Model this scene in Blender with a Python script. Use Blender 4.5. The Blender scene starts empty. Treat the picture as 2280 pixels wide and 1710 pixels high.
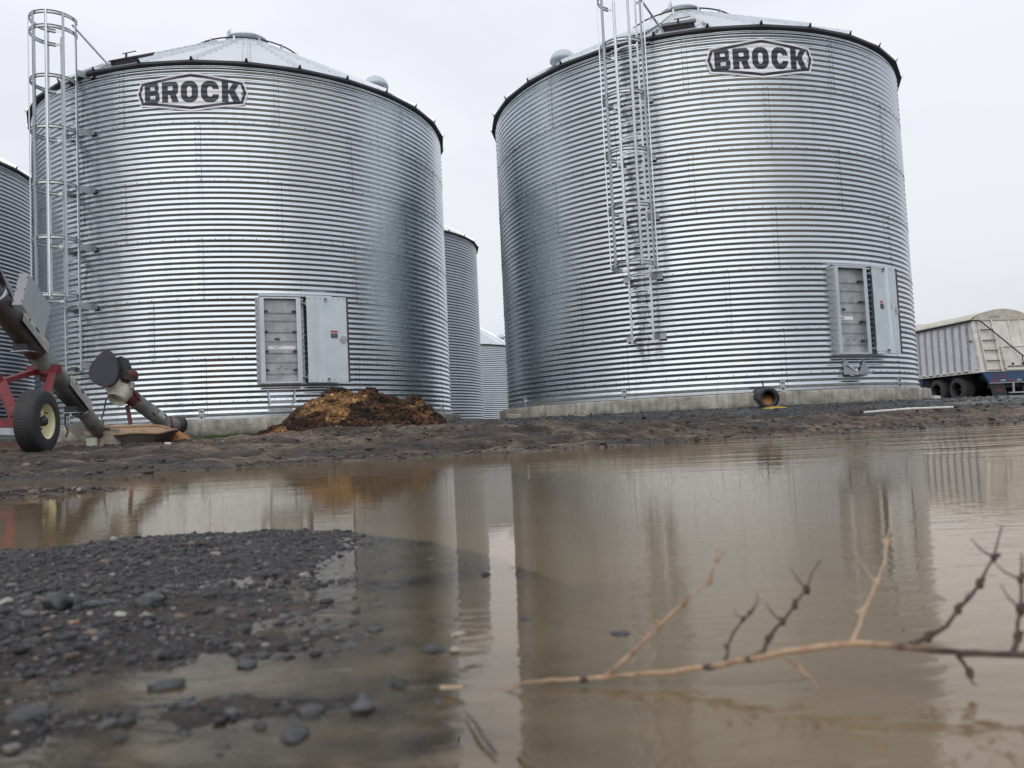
import bpy, math, random
import numpy as np
from mathutils import Vector, Matrix
PI = math.pi
rad = math.radians
random.seed(7)
scene = bpy.context.scene
COL = scene.collection

# ------------------------------------------------------------------ camera numbers (photo is 2280 x 1710)
F, PIT, ROL = 1837.3, 0.0577, -0.0466
CAMZ = 0.15

def pt(u, v, Y):
    """point of the place seen at photo pixel u,v and standing Y metres away"""
    x = u - 1140.0; y = -(v - 855.0)
    c, s = math.cos(ROL), math.sin(ROL)
    X = c*x - s*y; Z = s*x + c*y
    d = (X, F*math.cos(PIT) - Z*math.sin(PIT), F*math.sin(PIT) + Z*math.cos(PIT))
    t = Y/d[1]
    return Vector((d[0]*t, Y, d[2]*t + CAMZ))

# ------------------------------------------------------------------ noise
_rng = np.random.RandomState(3)
_T = _rng.rand(256, 256)
def vnoise(x, y, seed=0):
    x = np.asarray(x, float) + seed*17.31; y = np.asarray(y, float) + seed*7.77
    xi = np.floor(x).astype(np.int64); yi = np.floor(y).astype(np.int64)
    fx = x - xi; fy = y - yi
    fx = fx*fx*(3-2*fx); fy = fy*fy*(3-2*fy)
    a = _T[xi & 255, yi & 255]; b = _T[(xi+1) & 255, yi & 255]
    c = _T[xi & 255, (yi+1) & 255]; d = _T[(xi+1) & 255, (yi+1) & 255]
    return (a*(1-fx)+b*fx)*(1-fy) + (c*(1-fx)+d*fx)*fy
def fbm(x, y, scale, octv=4, seed=0, gain=.5):
    s = 0.; a = 1.; n = 0.; f = 1.0/scale
    ang = 0.6
    cx, sx = math.cos(ang), math.sin(ang)
    xx, yy = np.asarray(x, float), np.asarray(y, float)
    for k in range(octv):
        s = s + a*vnoise(xx*f, yy*f, seed+k*3); n += a; a *= gain; f *= 2.03
        xx, yy = xx*cx-yy*sx, xx*sx+yy*cx
    return s/n*2-1
def sstep(t): t = np.clip(t, 0, 1); return t*t*(3-2*t)

# ------------------------------------------------------------------ mesh builder
class MB:
    def __init__(s): s.V = []; s.F = []; s.n = 0; s.cols = []
    def add(s, V, Fc, mat=0, smooth=True, col=None):
        V = np.asarray(V, float).reshape(-1, 3)
        if isinstance(Fc, np.ndarray): s.F.append((Fc.astype(np.int64)+s.n, mat, smooth))
        else:
            d = {}
            for f in Fc: d.setdefault(len(f), []).append(f)
            for k in d: s.F.append((np.array(d[k], np.int64)+s.n, mat, smooth))
        s.V.append(V); s.n += len(V)
        s.cols.append(np.tile(np.array(col if col is not None else (1, 1, 1), float), (len(V), 1)) if (col is None or np.ndim(col) == 1) else np.asarray(col, float))
        return s
    def build(s, name, mats, parent=None, color=None, smooth_angle=None):
        me = bpy.data.meshes.new(name)
        V = np.concatenate(s.V)
        me.vertices.add(len(V)); me.vertices.foreach_set('co', V.astype(np.float32).ravel())
        li = []; ls = []; mi = []; sm = []; st = 0
        for Fa, m, smo in s.F:
            n, k = Fa.shape
            li.append(Fa.ravel()); ls.append(st+np.arange(n)*k); st += n*k
            mi.append(np.full(n, m)); sm.append(np.full(n, smo))
        li = np.concatenate(li); ls = np.concatenate(ls)
        me.loops.add(len(li)); me.loops.foreach_set('vertex_index', li.astype(np.int32))
        me.polygons.add(len(ls)); me.polygons.foreach_set('loop_start', ls.astype(np.int32))
        me.polygons.foreach_set('material_index', np.concatenate(mi).astype(np.int32))
        me.polygons.foreach_set('use_smooth', np.concatenate(sm))
        if color:
            at = me.attributes.new(color, 'FLOAT_COLOR', 'POINT')
            c = np.concatenate(s.cols); c = np.hstack([c, np.ones((len(c), 1))])
            at.data.foreach_set('color', c.astype(np.float32).ravel())
        me.update(calc_edges=True); me.validate()
        if not isinstance(mats, (list, tuple)): mats = [mats]
        for m in mats: me.materials.append(m)
        o = bpy.data.objects.new(name, me); COL.objects.link(o)
        if parent is not None: o.parent = parent
        return o
    # --- primitives
    def grid(s, G, closed_u=False, mat=0, smooth=True, flip=False, col=None):
        n, m = G.shape[:2]
        i = np.arange(n-1)[:, None]; j = np.arange(m if closed_u else m-1)[None, :]
        j2 = (j+1) % m
        a = i*m+j; b = i*m+j2; c = (i+1)*m+j2; d = (i+1)*m+j
        Fq = np.stack([a, b, c, d], -1).reshape(-1, 4)
        if flip: Fq = Fq[:, ::-1]
        return s.add(G.reshape(-1, 3), Fq, mat, smooth, col)
    def hexa(s, P, mat=0):
        """8 points: bottom 4 ring, top 4 ring"""
        return s.add(np.array([tuple(p) for p in P]), [(3, 2, 1, 0), (4, 5, 6, 7), (0, 1, 5, 4), (1, 2, 6, 5), (2, 3, 7, 6), (3, 0, 4, 7)], mat, False)
    def box(s, c, sx, sy, sz, ax=None, mat=0):
        c = Vector(c)
        if ax is None: ax = (Vector((1, 0, 0)), Vector((0, 1, 0)), Vector((0, 0, 1)))
        e = [Vector(ax[0])*sx/2, Vector(ax[1])*sy/2, Vector(ax[2])*sz/2]
        P = [c-e[0]-e[1]-e[2], c+e[0]-e[1]-e[2], c+e[0]+e[1]-e[2], c-e[0]+e[1]-e[2],
             c-e[0]-e[1]+e[2], c+e[0]-e[1]+e[2], c+e[0]+e[1]+e[2], c-e[0]+e[1]+e[2]]
        return s.hexa(P, mat)
    def bar(s, p, q, w, h=None, up=(0, 0, 1), mat=0):
        p = Vector(p); q = Vector(q); h = h or w
        z = (q-p); L = z.length; z.normalize()
        x = z.cross(Vector(up))
        if x.length < 1e-4: x = z.cross(Vector((1, 0, 0)))
        x.normalize(); y = z.cross(x).normalized()
        return s.box((p+q)/2, w, h, L, (x, y, z), mat)
    def tube(s, pts, r, n=12, mat=0, caps=True, closed=False, smooth=True):
        pts = [Vector(p) for p in pts]; N = len(pts)
        rr = r if isinstance(r, (list, tuple)) else [r]*N
        G = np.zeros((N, n, 3)); prev = None
        for i, p in enumerate(pts):
            if closed: t = pts[(i+1) % N]-pts[i-1]
            else: t = pts[min(i+1, N-1)]-pts[max(i-1, 0)]
            t.normalize()
            if prev is None:
                x = t.cross(Vector((0, 0, 1)))
                if x.length < 1e-3: x = t.cross(Vector((1, 0, 0)))
            else: x = prev - t*prev.dot(t)
            x.normalize(); y = t.cross(x); prev = x
            for k in range(n):
                a = 2*PI*k/n; G[i, k] = p + (x*math.cos(a)+y*math.sin(a))*rr[i]
        if closed: G = np.concatenate([G, G[:1]])
        s.grid(G, True, mat, smooth)
        if caps and not closed:
            s.add(G[0], [tuple(range(n-1, -1, -1))][0:1], mat, False); s.add(G[-1], [tuple(range(n))], mat, False)
        return s
    def lathe(s, prof, o=(0, 0, 0), ax=(0, 0, 1), n=32, mat=0, smooth=True):
        o = Vector(o); z = Vector(ax).normalized(); x = z.orthogonal().normalized(); y = z.cross(x)
        G = np.zeros((len(prof), n, 3))
        for i, (r, h) in enumerate(prof):
            for k in range(n):
                a = 2*PI*k/n; G[i, k] = o + z*h + (x*math.cos(a)+y*math.sin(a))*r
        return s.grid(G, True, mat, smooth)
    def prism(s, poly, o, ex, ey, ez, th, mat=0):
        """poly in (ex,ey) extruded th along ez"""
        o = Vector(o); ex = Vector(ex); ey = Vector(ey); ez = Vector(ez); n = len(poly)
        A = [o+ex*a+ey*b for a, b in poly]; B = [p+ez*th for p in A]
        fs = [tuple(range(n-1, -1, -1)), tuple(range(n, 2*n))] + [(i, (i+1) % n, n+(i+1) % n, n+i) for i in range(n)]
        return s.add(np.array([tuple(p) for p in A+B]), fs, mat, False)

def tag(o, label=None, cat=None, group=None, kind=None):
    if label: o['label'] = label
    if cat: o['category'] = cat
    if group: o['group'] = group
    if kind: o['kind'] = kind
    return o
def empty(name, loc, rz=0):
    o = bpy.data.objects.new(name, None); o.empty_display_size = .2; COL.objects.link(o)
    o.location = loc; o.rotation_euler = (0, 0, rz); return o
def put(name, mb, mat, parent, **k): return mb.build(name, mat, parent, **k)

# ------------------------------------------------------------------ materials
def newmat(name):
    m = bpy.data.materials.new(name); m.use_nodes = True; nt = m.node_tree
    return m, nt, nt.nodes['Principled BSDF']
def N(nt, t, **k):
    n = nt.nodes.new(t)
    for a, b in k.items():
        if a in n.inputs: n.inputs[a].default_value = b
        else: setattr(n, a, b)
    return n
def noise(nt, scale, detail=4, rough=.55, vec=None, dist=0):
    n = N(nt, 'ShaderNodeTexNoise'); n.inputs['Scale'].default_value = scale; n.inputs['Detail'].default_value = detail
    n.inputs['Roughness'].default_value = rough; n.inputs['Distortion'].default_value = dist
    if vec is None:
        tc = N(nt, 'ShaderNodeTexCoord'); vec = tc.outputs['Object']
    nt.links.new(vec, n.inputs['Vector']); return n
def mapping(nt, scale):
    tc = N(nt, 'ShaderNodeTexCoord'); mp = N(nt, 'ShaderNodeMapping'); mp.inputs['Scale'].default_value = scale
    nt.links.new(tc.outputs['Object'], mp.inputs['Vector']); return mp.outputs['Vector']
def ramp(nt, fac, stops):
    r = N(nt, 'ShaderNodeValToRGB'); e = r.color_ramp.elements
    while len(e) < len(stops): e.new(.5)
    for i, (p, c) in enumerate(stops):
        e[i].position = p; e[i].color = (c[0], c[1], c[2], 1) if len(c) == 3 else c
    nt.links.new(fac, r.inputs['Fac']); return r
def mixc(nt, fac, a, b, mode='MIX'):
    m = N(nt, 'ShaderNodeMix'); m.data_type = 'RGBA'; m.blend_type = mode
    for sock, val in ((m.inputs[0], fac), (m.inputs[6], a), (m.inputs[7], b)):
        if hasattr(val, 'is_linked') or hasattr(val, 'links'): nt.links.new(val, sock)
        elif isinstance(val, (int, float)): sock.default_value = val
        else: sock.default_value = (val[0], val[1], val[2], 1)
    return m.outputs[2]
def bump(nt, p, h, strength=.3, dist=.01):
    b = N(nt, 'ShaderNodeBump'); b.inputs['Strength'].default_value = strength; b.inputs['Distance'].default_value = dist
    nt.links.new(h, b.inputs['Height']); nt.links.new(b.outputs['Normal'], p.inputs['Normal']); return b
def simple(name, c1, c2=None, rough=.5, metal=0, scale=8, bscale=None, bstr=.2, bdist=.005, spec=.5):
    m, nt, p = newmat(name)
    c2 = c2 or tuple(x*.75 for x in c1)
    n = noise(nt, scale, 6, .65)
    r = ramp(nt, n.outputs['Fac'], [(.35, c2), (.65, c1)])
    nt.links.new(r.outputs['Color'], p.inputs['Base Color'])
    rr = N(nt, 'ShaderNodeMapRange'); rr.inputs['To Min'].default_value = max(.05, rough-.08); rr.inputs['To Max'].default_value = min(1, rough+.1)
    nt.links.new(n.outputs['Fac'], rr.inputs['Value']); nt.links.new(rr.outputs['Result'], p.inputs['Roughness'])
    p.inputs['Metallic'].default_value = metal; p.inputs['Specular IOR Level'].default_value = spec
    if bscale:
        b = noise(nt, bscale, 6, .7); bump(nt, p, b.outputs['Fac'], bstr, bdist)
    return m

def galv(name, base=(.66, .70, .73), rough=.3, tone=True, streak=False, dirt=.35):
    m, nt, p = newmat(name)
    p.inputs['Metallic'].default_value = 1.0
    n1 = noise(nt, 1.3, 5, .6); n2 = noise(nt, 22, 3, .6)
    vo = N(nt, 'ShaderNodeTexVoronoi'); vo.inputs['Scale'].default_value = 55
    tc = N(nt, 'ShaderNodeTexCoord'); nt.links.new(tc.outputs['Object'], vo.inputs['Vector'])
    c = mixc(nt, n1.outputs['Fac'], tuple(x*.9 for x in base), tuple(min(1, x*1.06) for x in base))
    sep = N(nt, 'ShaderNodeSeparateColor'); nt.links.new(vo.outputs['Color'], sep.inputs['Color'])
    sp = ramp(nt, sep.outputs['Red'], [(0, (.97, .97, .97)), (1, (1.0, 1.0, 1.0))])
    c = mixc(nt, 1.0, c, sp.outputs['Color'], 'MULTIPLY')
    if tone:
        at = N(nt, 'ShaderNodeAttribute'); at.attribute_name = 'tone'
        c = mixc(nt, 1.0, c, at.outputs['Color'], 'MULTIPLY')
    # weather grime: long vertical runs
    vs = noise(nt, 1.0, 5, .7, vec=mapping(nt, (7, 7, .5)))
    gr = ramp(nt, vs.outputs['Fac'], [(.52, (1, 1, 1)), (.78, (1-dirt, 1-dirt, 1-dirt*.9))])
    c = mixc(nt, .8, c, gr.outputs['Color'], 'MULTIPLY')
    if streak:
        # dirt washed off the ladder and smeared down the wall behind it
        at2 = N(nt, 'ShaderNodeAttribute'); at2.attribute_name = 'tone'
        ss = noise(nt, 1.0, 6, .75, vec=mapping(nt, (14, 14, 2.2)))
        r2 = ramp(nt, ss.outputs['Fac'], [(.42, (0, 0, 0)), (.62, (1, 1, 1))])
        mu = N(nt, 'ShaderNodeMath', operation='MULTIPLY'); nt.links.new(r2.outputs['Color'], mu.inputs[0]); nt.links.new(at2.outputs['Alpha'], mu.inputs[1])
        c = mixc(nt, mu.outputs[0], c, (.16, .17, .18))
    nt.links.new(c, p.inputs['Base Color'])
    mr = N(nt, 'ShaderNodeMapRange'); mr.inputs['To Min'].default_value = rough-.05; mr.inputs['To Max'].default_value = rough+.12
    nt.links.new(n2.outputs['Fac'], mr.inputs['Value']); nt.links.new(mr.outputs['Result'], p.inputs['Roughness'])
    b1 = noise(nt, 2.2, 1, .5); bump(nt, p, b1.outputs['Fac'], .05, .004)
    return m

M = {}
M['wall'] = galv('galvanised_sheet', base=(.60, .65, .68), rough=.22, streak=True, dirt=.25)
M['wall_shaded'] = galv('galvanised_sheet_shaded', base=(.34, .375, .405), rough=.27)  # base darkened for the shade and dim reflections on the rear bins
M['roof'] = galv('galvanised_roof', base=(.74, .77, .80), rough=.42, tone=False, dirt=.2)
M['steel'] = galv('galvanised_steel', base=(.58, .61, .63), rough=.38, tone=False, dirt=.3)
M['steel_dull'] = galv('dull_galvanised_steel', base=(.42, .44, .46), rough=.45, tone=False, dirt=.45)
M['panel'] = simple('weathered_zinc_panel', (.46, .48, .49), (.30, .32, .33), .5, .35, 5, 40, .15)
M['doorpaint'] = simple('matt_zinc_door', (.60, .67, .70), (.52, .59, .62), .45, .2, 3, 30, .08)
M['vent_dome'] = simple('pale_vent_dome', (.58, .64, .67), (.50, .56, .60), .45, .1, 4)
M['bolt'] = simple('bolt_steel', (.16, .16, .17), (.09, .09, .1), .5, .7, 60)
M['seam'] = simple('seam_mastic', (.12, .12, .13), (.07, .07, .075), .6, 0, 40)
M['eave_shade'] = simple('eave_shade_dark', (.07, .075, .085), (.05, .055, .06), .6, .3, 8)  # dark tone puts the shade under the roof overhang into the colour
M['darksteel'] = simple('dark_steel', (.07, .07, .075), (.035, .035, .04), .5, .5, 12)
M['rust'] = simple('rusty_edge', (.12, .075, .06), (.06, .045, .04), .8, 0, 30, 60, .3)
M['decal_white'] = simple('decal_white', (.86, .86, .88), (.78, .78, .82), .35, 0, 4)
M['decal_navy'] = simple('decal_navy', (.018, .02, .035), (.025, .028, .042), .35, 0, 6)
M['red_sticker'] = simple('red_sticker', (.5, .05, .045), (.4, .06, .05), .5, 0, 60)
M['black_sticker'] = simple('black_sticker', (.03, .03, .035), (.05, .05, .055), .5, 0, 60)
M['ink'] = simple('marker_ink', (.03, .03, .04), (.06, .06, .07), .5, 0, 60)
M['redpaint'] = simple('red_frame_paint', (.24, .022, .026), (.12, .018, .02), .42, 0, 12, 60, .15)
M['redfaded'] = simple('faded_red_paint', (.14, .045, .035), (.075, .03, .024), .6, 0, 12, 60, .2)
M['rubber'] = simple('tyre_rubber', (.022, .024, .028), (.035, .033, .032), .62, 0, 14, 90, .3)
M['rim'] = simple('cream_rim_paint', (.82, .78, .52), (.70, .65, .42), .42, 0, 10)
M['canvas'] = simple('tan_canvas', (.38, .26, .16), (.26, .17, .11), .85, 0, 9, 70, .3)
M['canvas_grey'] = simple('dark_grey_canvas', (.15, .125, .11), (.10, .085, .075), .85, 0, 7, 70, .3)  # darker canvas for the hopper outside and the flap
M['corn'] = simple('spilled_corn', (.42, .19, .07), (.30, .14, .05), .8, 0, 60, 120, .6, .006)
M['corn_yellow'] = simple('spilled_yellow_grain', (.55, .36, .05), (.30, .22, .05), .8, 0, 40, 120, .6, .006)
M['pinkgrain'] = simple('trodden_grain', (.42, .25, .17), (.25, .16, .12), .85, 0, 40, 100, .6)
M['cream'] = simple('dirty_cream_paint', (.56, .55, .46), (.38, .37, .32), .55, 0, 8, 40, .15)
M['white_scrap'] = simple('white_scrap', (.7, .7, .68), (.5, .5, .47), .6, 0, 20)
M['wood'] = simple('weathered_wood', (.36, .32, .25), (.22, .19, .15), .8, 0, 14, 60, .3)
M['bluepaint'] = simple('blue_bumper_paint', (.035, .09, .19), (.03, .06, .12), .5, 0, 6)
M['trailer_side'] = simple('dull_white_panel', (.80, .82, .84), (.66, .68, .71), .5, .0, 3, 20, .1)
M['trailer_rib'] = simple('dirty_grey_rib', (.46, .45, .47), (.28, .28, .30), .7, 0, 10, 40, .2)
M['trailer_rear'] = simple('grimy_white_panel', (.74, .73, .67), (.52, .51, .45), .55, 0, 3, 20, .1)
M['tarp'] = simple('pale_tarp', (.60, .57, .48), (.44, .41, .34), .7, 0, 5, 20, .4, .02)
M['lamp_red'] = simple('red_lamp_lens', (.25, .01, .02), (.15, .01, .02), .2, 0, 40)
M['reflector'] = simple('faded_red_reflector', (.26, .05, .08), (.18, .05, .07), .5, 0, 30)
M['license'] = simple('plate_white', (.4, .42, .42), (.3, .32, .33), .5, 0, 40)
M['twig'] = simple('dry_twig_bark', (.46, .31, .19), (.16, .09, .055), .7, 0, 70, 300, .5, .001)
M['twig_dark'] = simple('dark_twig_bark', (.09, .06, .045), (.04, .028, .024), .75, 0, 90, 300, .5, .001)
M['twig_pale'] = simple('pale_twig_bark', (.50, .38, .26), (.34, .24, .16), .7, 0, 90)
M['stone'] = simple('wet_stone', (.045, .048, .052), (.02, .022, .025), .3, 0, 50, 200, .4, .002)
M['stone_pale'] = simple('pale_stone', (.36, .34, .29), (.26, .24, .2), .45, 0, 60, 200, .3, .001)
M['stone_tan'] = simple('tan_stone', (.30, .18, .11), (.2, .12, .08), .45, 0, 60, 200, .3, .001)

def concrete_mat():
    m, nt, p = newmat('weathered_concrete')
    n = noise(nt, 3.5, 8, .7); r = ramp(nt, n.outputs['Fac'], [(.3, (.16, .15, .125)), (.5, (.33, .315, .27)), (.7, (.50, .48, .42))])
    v = noise(nt, 1, 5, .7, vec=mapping(nt, (12, 12, 1.2))); r2 = ramp(nt, v.outputs['Fac'], [(.45, (1, 1, 1)), (.75, (.45, .44, .42))])
    c = mixc(nt, .8, r.outputs['Color'], r2.outputs['Color'], 'MULTIPLY')
    # green-black algae and splashed mud at the foot
    tc = N(nt, 'ShaderNodeTexCoord'); sx = N(nt, 'ShaderNodeSeparateXYZ'); nt.links.new(tc.outputs['Object'], sx.inputs[0])
    n3 = noise(nt, 6, 6, .75)
    ad = N(nt, 'ShaderNodeMath', operation='MULTIPLY_ADD'); nt.links.new(n3.outputs['Fac'], ad.inputs[0]); ad.inputs[1].default_value = -.34; nt.links.new(sx.outputs['Z'], ad.inputs[2])
    r3 = ramp(nt, ad.outputs[0], [(0, (1, 1, 1)), (.06, (0, 0, 0))])
    mr = N(nt, 'ShaderNodeMapRange'); mr.inputs['From Min'].default_value = -.50; mr.inputs['From Max'].default_value = -.36; mr.inputs['To Min'].default_value = 1; mr.inputs['To Max'].default_value = 0
    nt.links.new(ad.outputs[0], mr.inputs['Value'])
    c = mixc(nt, mr.outputs['Result'], c, (.045, .042, .032))
    nt.links.new(c, p.inputs['Base Color']); p.inputs['Roughness'].default_value = .8
    b = noise(nt, 25, 8, .7); bump(nt, p, b.outputs['Fac'], .5, .015)
    return m
M['concrete'] = concrete_mat()

def ground_mat():
    m, nt, p = newmat('mud_and_gravel')
    at = N(nt, 'ShaderNodeAttribute'); at.attribute_name = 'zone'
    sp = N(nt, 'ShaderNodeSeparateColor'); nt.links.new(at.outputs['Color'], sp.inputs['Color'])
    n = noise(nt, 1, 9, .7, vec=mapping(nt, (1.0, 2.6, 2.6))); nf = noise(nt, 1, 5, .7, vec=mapping(nt, (16, 34, 34)))
    mud = ramp(nt, n.outputs['Fac'], [(.40, (.028, .021, .017)), (.5, (.10, .076, .058)), (.60, (.25, .195, .150))])
    mf = ramp(nt, nf.outputs['Fac'], [(.36, (.30, .29, .29)), (.5, (.85, .85, .85)), (.68, (1.15, 1.15, 1.15))])
    n5 = noise(nt, 1, 6, .75, vec=mapping(nt, (3, 9, 9))); m5 = ramp(nt, n5.outputs['Fac'], [(.38, (.35, .33, .32)), (.5, (1, 1, 1)), (.64, (1.3, 1.3, 1.3))])
    mudc = mixc(nt, .85, mud.outputs['Color'], mf.outputs['Color'], 'MULTIPLY'); mudc = mixc(nt, .8, mudc, m5.outputs['Color'], 'MULTIPLY')
    vo = N(nt, 'ShaderNodeTexVoronoi'); vo.inputs['Scale'].default_value = 38
    tc = N(nt, 'ShaderNodeTexCoord'); nt.links.new(tc.outputs['Object'], vo.inputs['Vector'])
    s2 = N(nt, 'ShaderNodeSeparateColor'); nt.links.new(vo.outputs['Color'], s2.inputs['Color'])
    gv = ramp(nt, s2.outputs['Red'], [(0, (.018, .018, .02)), (.7, (.042, .043, .048)), (.93, (.07, .07, .072)), (1, (.2, .19, .17))])
    c = mixc(nt, sp.outputs['Red'], mudc, gv.outputs['Color'])
    # near gravel bar: finer stones
    vo2 = N(nt, 'ShaderNodeTexVoronoi'); vo2.inputs['Scale'].default_value = 170; nt.links.new(tc.outputs['Object'], vo2.inputs['Vector'])
    s3 = N(nt, 'ShaderNodeSeparateColor'); nt.links.new(vo2.outputs['Color'], s3.inputs['Color'])
    g2 = ramp(nt, s3.outputs['Red'], [(0, (.028, .027, .028)), (.6, (.062, .058, .058)), (.9, (.10, .092, .085)), (1, (.17, .14, .11))])
    c = mixc(nt, sp.outputs['Green'], c, g2.outputs['Color'])
    # short green growth at the foot of the pads
    gn = noise(nt, 14, 5, .7); gc = ramp(nt, gn.outputs['Fac'], [(.4, (.025, .04, .012)), (.65, (.05, .085, .02))])
    c = mixc(nt, sp.outputs['Blue'], c, gc.outputs['Color'])
    nt.links.new(c, p.inputs['Base Color'])
    mr = N(nt, 'ShaderNodeMapRange'); mr.inputs['From Min'].default_value = .35; mr.inputs['From Max'].default_value = .65; mr.inputs['To Min'].default_value = .22; mr.inputs['To Max'].default_value = .85
    nt.links.new(n.outputs['Fac'], mr.inputs['Value']); nt.links.new(mr.outputs['Result'], p.inputs['Roughness'])
    p.inputs['Specular IOR Level'].default_value = .35
    b = noise(nt, 16, 9, .75); bump(nt, p, b.outputs['Fac'], 1.0, .05)
    return m
M['ground'] = ground_mat()

def water_mat():
    m, nt, p = newmat('muddy_water'); nt.nodes.remove(p)
    out = nt.nodes['Material Output']
    at = N(nt, 'ShaderNodeAttribute'); at.attribute_name = 'murk'
    sp = N(nt, 'ShaderNodeSeparateColor'); nt.links.new(at.outputs['Color'], sp.inputs['Color'])
    dif = N(nt, 'ShaderNodeBsdfDiffuse'); 
    nd = noise(nt, 3, 4, .6); cr = ramp(nt, nd.outputs['Fac'], [(.3, (.165, .120, .068)), (.7, (.212, .160, .096))])
    nt.links.new(cr.outputs['Color'], dif.inputs['Color'])
    tr = N(nt, 'ShaderNodeBsdfTransparent'); tr.inputs['Color'].default_value = (.80, .74, .66, 1)
    mx = N(nt, 'ShaderNodeMixShader'); nt.links.new(sp.outputs['Red'], mx.inputs[0]); nt.links.new(tr.outputs[0], mx.inputs[1]); nt.links.new(dif.outputs[0], mx.inputs[2])
    gl = N(nt, 'ShaderNodeBsdfGlossy'); gl.inputs['Roughness'].default_value = .02; gl.inputs['Color'].default_value = (.98, .92, .84, 1)
    fr = N(nt, 'ShaderNodeFresnel'); fr.inputs['IOR'].default_value = 1.48
    m2 = N(nt, 'ShaderNodeMixShader'); nt.links.new(fr.outputs[0], m2.inputs[0]); nt.links.new(mx.outputs[0], m2.inputs[1]); nt.links.new(gl.outputs[0], m2.inputs[2])
    nt.links.new(m2.outputs[0], out.inputs['Surface'])
    # ripples: tight ones near, long wind ripples further out (green channel says how windy)
    geo = N(nt, 'ShaderNodeNewGeometry')
    def mp(scale, rot=0):
        q = N(nt, 'ShaderNodeMapping'); q.inputs['Scale'].default_value = scale; q.inputs['Rotation'].default_value = (0, 0, rot); nt.links.new(geo.outputs['Position'], q.inputs['Vector']); return q.outputs['Vector']
    a = noise(nt, 1, 3, .5, vec=mp((17, 46, 1), .22), dist=.7)
    b = noise(nt, 1, 3, .55, vec=mp((1.3, 6.0, 1), .12), dist=.4)
    c = noise(nt, 1, 2, .5, vec=mp((5, 20, 1), -.1), dist=.6)
    def mul(x, y):
        q = N(nt, 'ShaderNodeMath', operation='MULTIPLY')
        for i, v in enumerate((x, y)):
            if isinstance(v, (int, float)): q.inputs[i].default_value = v
            else: nt.links.new(v, q.inputs[i])
        return q.outputs[0]
    def add(x, y):
        q = N(nt, 'ShaderNodeMath', operation='ADD'); nt.links.new(x, q.inputs[0]); nt.links.new(y, q.inputs[1]); return q.outputs[0]
    d4 = noise(nt, 1, 3, .55, vec=mp((.45, 2.4, 1), .1), dist=.3)
    h = add(mul(mul(mul(d4.outputs['Fac'], .0020), sp.outputs['Green']), sp.outputs['Green']), add(mul(mul(a.outputs['Fac'], .0009), sp.outputs['Blue']), add(mul(mul(b.outputs['Fac'], .0015), sp.outputs['Green']), mul(mul(c.outputs['Fac'], .00040), sp.outputs['Green']))))
    bp = N(nt, 'ShaderNodeBump'); bp.inputs['Distance'].default_value = 1.0; bp.inputs['Strength'].default_value = 1.0
    nt.links.new(h, bp.inputs['Height'])
    nt.links.new(bp.outputs['Normal'], gl.inputs['Normal']); nt.links.new(bp.outputs['Normal'], fr.inputs['Normal'])
    return m
M['water'] = water_mat()

def attr_mat(name, attr, rough=.5, spec=.5, bs=None, bst=.4, bd=.003):
    m, nt, p = newmat(name); at = N(nt, 'ShaderNodeAttribute'); at.attribute_name = attr
    n = noise(nt, 90, 4, .6); r = ramp(nt, n.outputs['Fac'], [(.3, (.7, .7, .7)), (.7, (1.1, 1.1, 1.1))])
    nt.links.new(mixc(nt, 1.0, at.outputs['Color'], r.outputs['Color'], 'MULTIPLY'), p.inputs['Base Color'])
    p.inputs['Roughness'].default_value = rough; p.inputs['Specular IOR Level'].default_value = spec
    if bs: b = noise(nt, bs, 6, .7); bump(nt, p, b.outputs['Fac'], bst, bd)
    return m
M['pebble'] = attr_mat('pebbles', 'tint', .5, .32, 400, .5, .0006)
M['pebble_dry'] = attr_mat('loose_stones_material', 'tint', .7, .4)
M['heap'] = attr_mat('rotting_silage', 'tint', .85, .25, 45, .8, .02)

# ------------------------------------------------------------------ terrain
SX = np.array([-9, -6, -4, -3, -2.66, -2.45, -1.9, -1.52, -.78, -.3, .52, 1.31, 2.49, 3.76, 5.03, 7, 9, 12, 16])
SY = np.array([3.6, 4.0, 4.4, 4.7, 4.78, 4.9, 5.3, 5.65, 5.8, 5.75, 6.25, 6.8, 7.05, 7.7, 8.2, 9.0, 9.6, 10., 10.])
YEX = np.array([-3, -1.5, -.77, -.66, -.54, -.42, -.29, -.17, -.09, 0, .05, .4])
YEY = np.array([1.20, 1.20, 1.24, 1.30, 1.40, 1.41, 1.35, 1.22, 1.06, .92, .80, .6])
HX = np.array([-3, -.85, -.55, -.36, -.24, -.13, -.05, .04, .14, .3])
HH = np.array([.011, .009, .0065, .0035, .0005, -.002, -.0045, -.009, -.022, -.06])
def shore(x): return np.interp(x, SX, SY)
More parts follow.
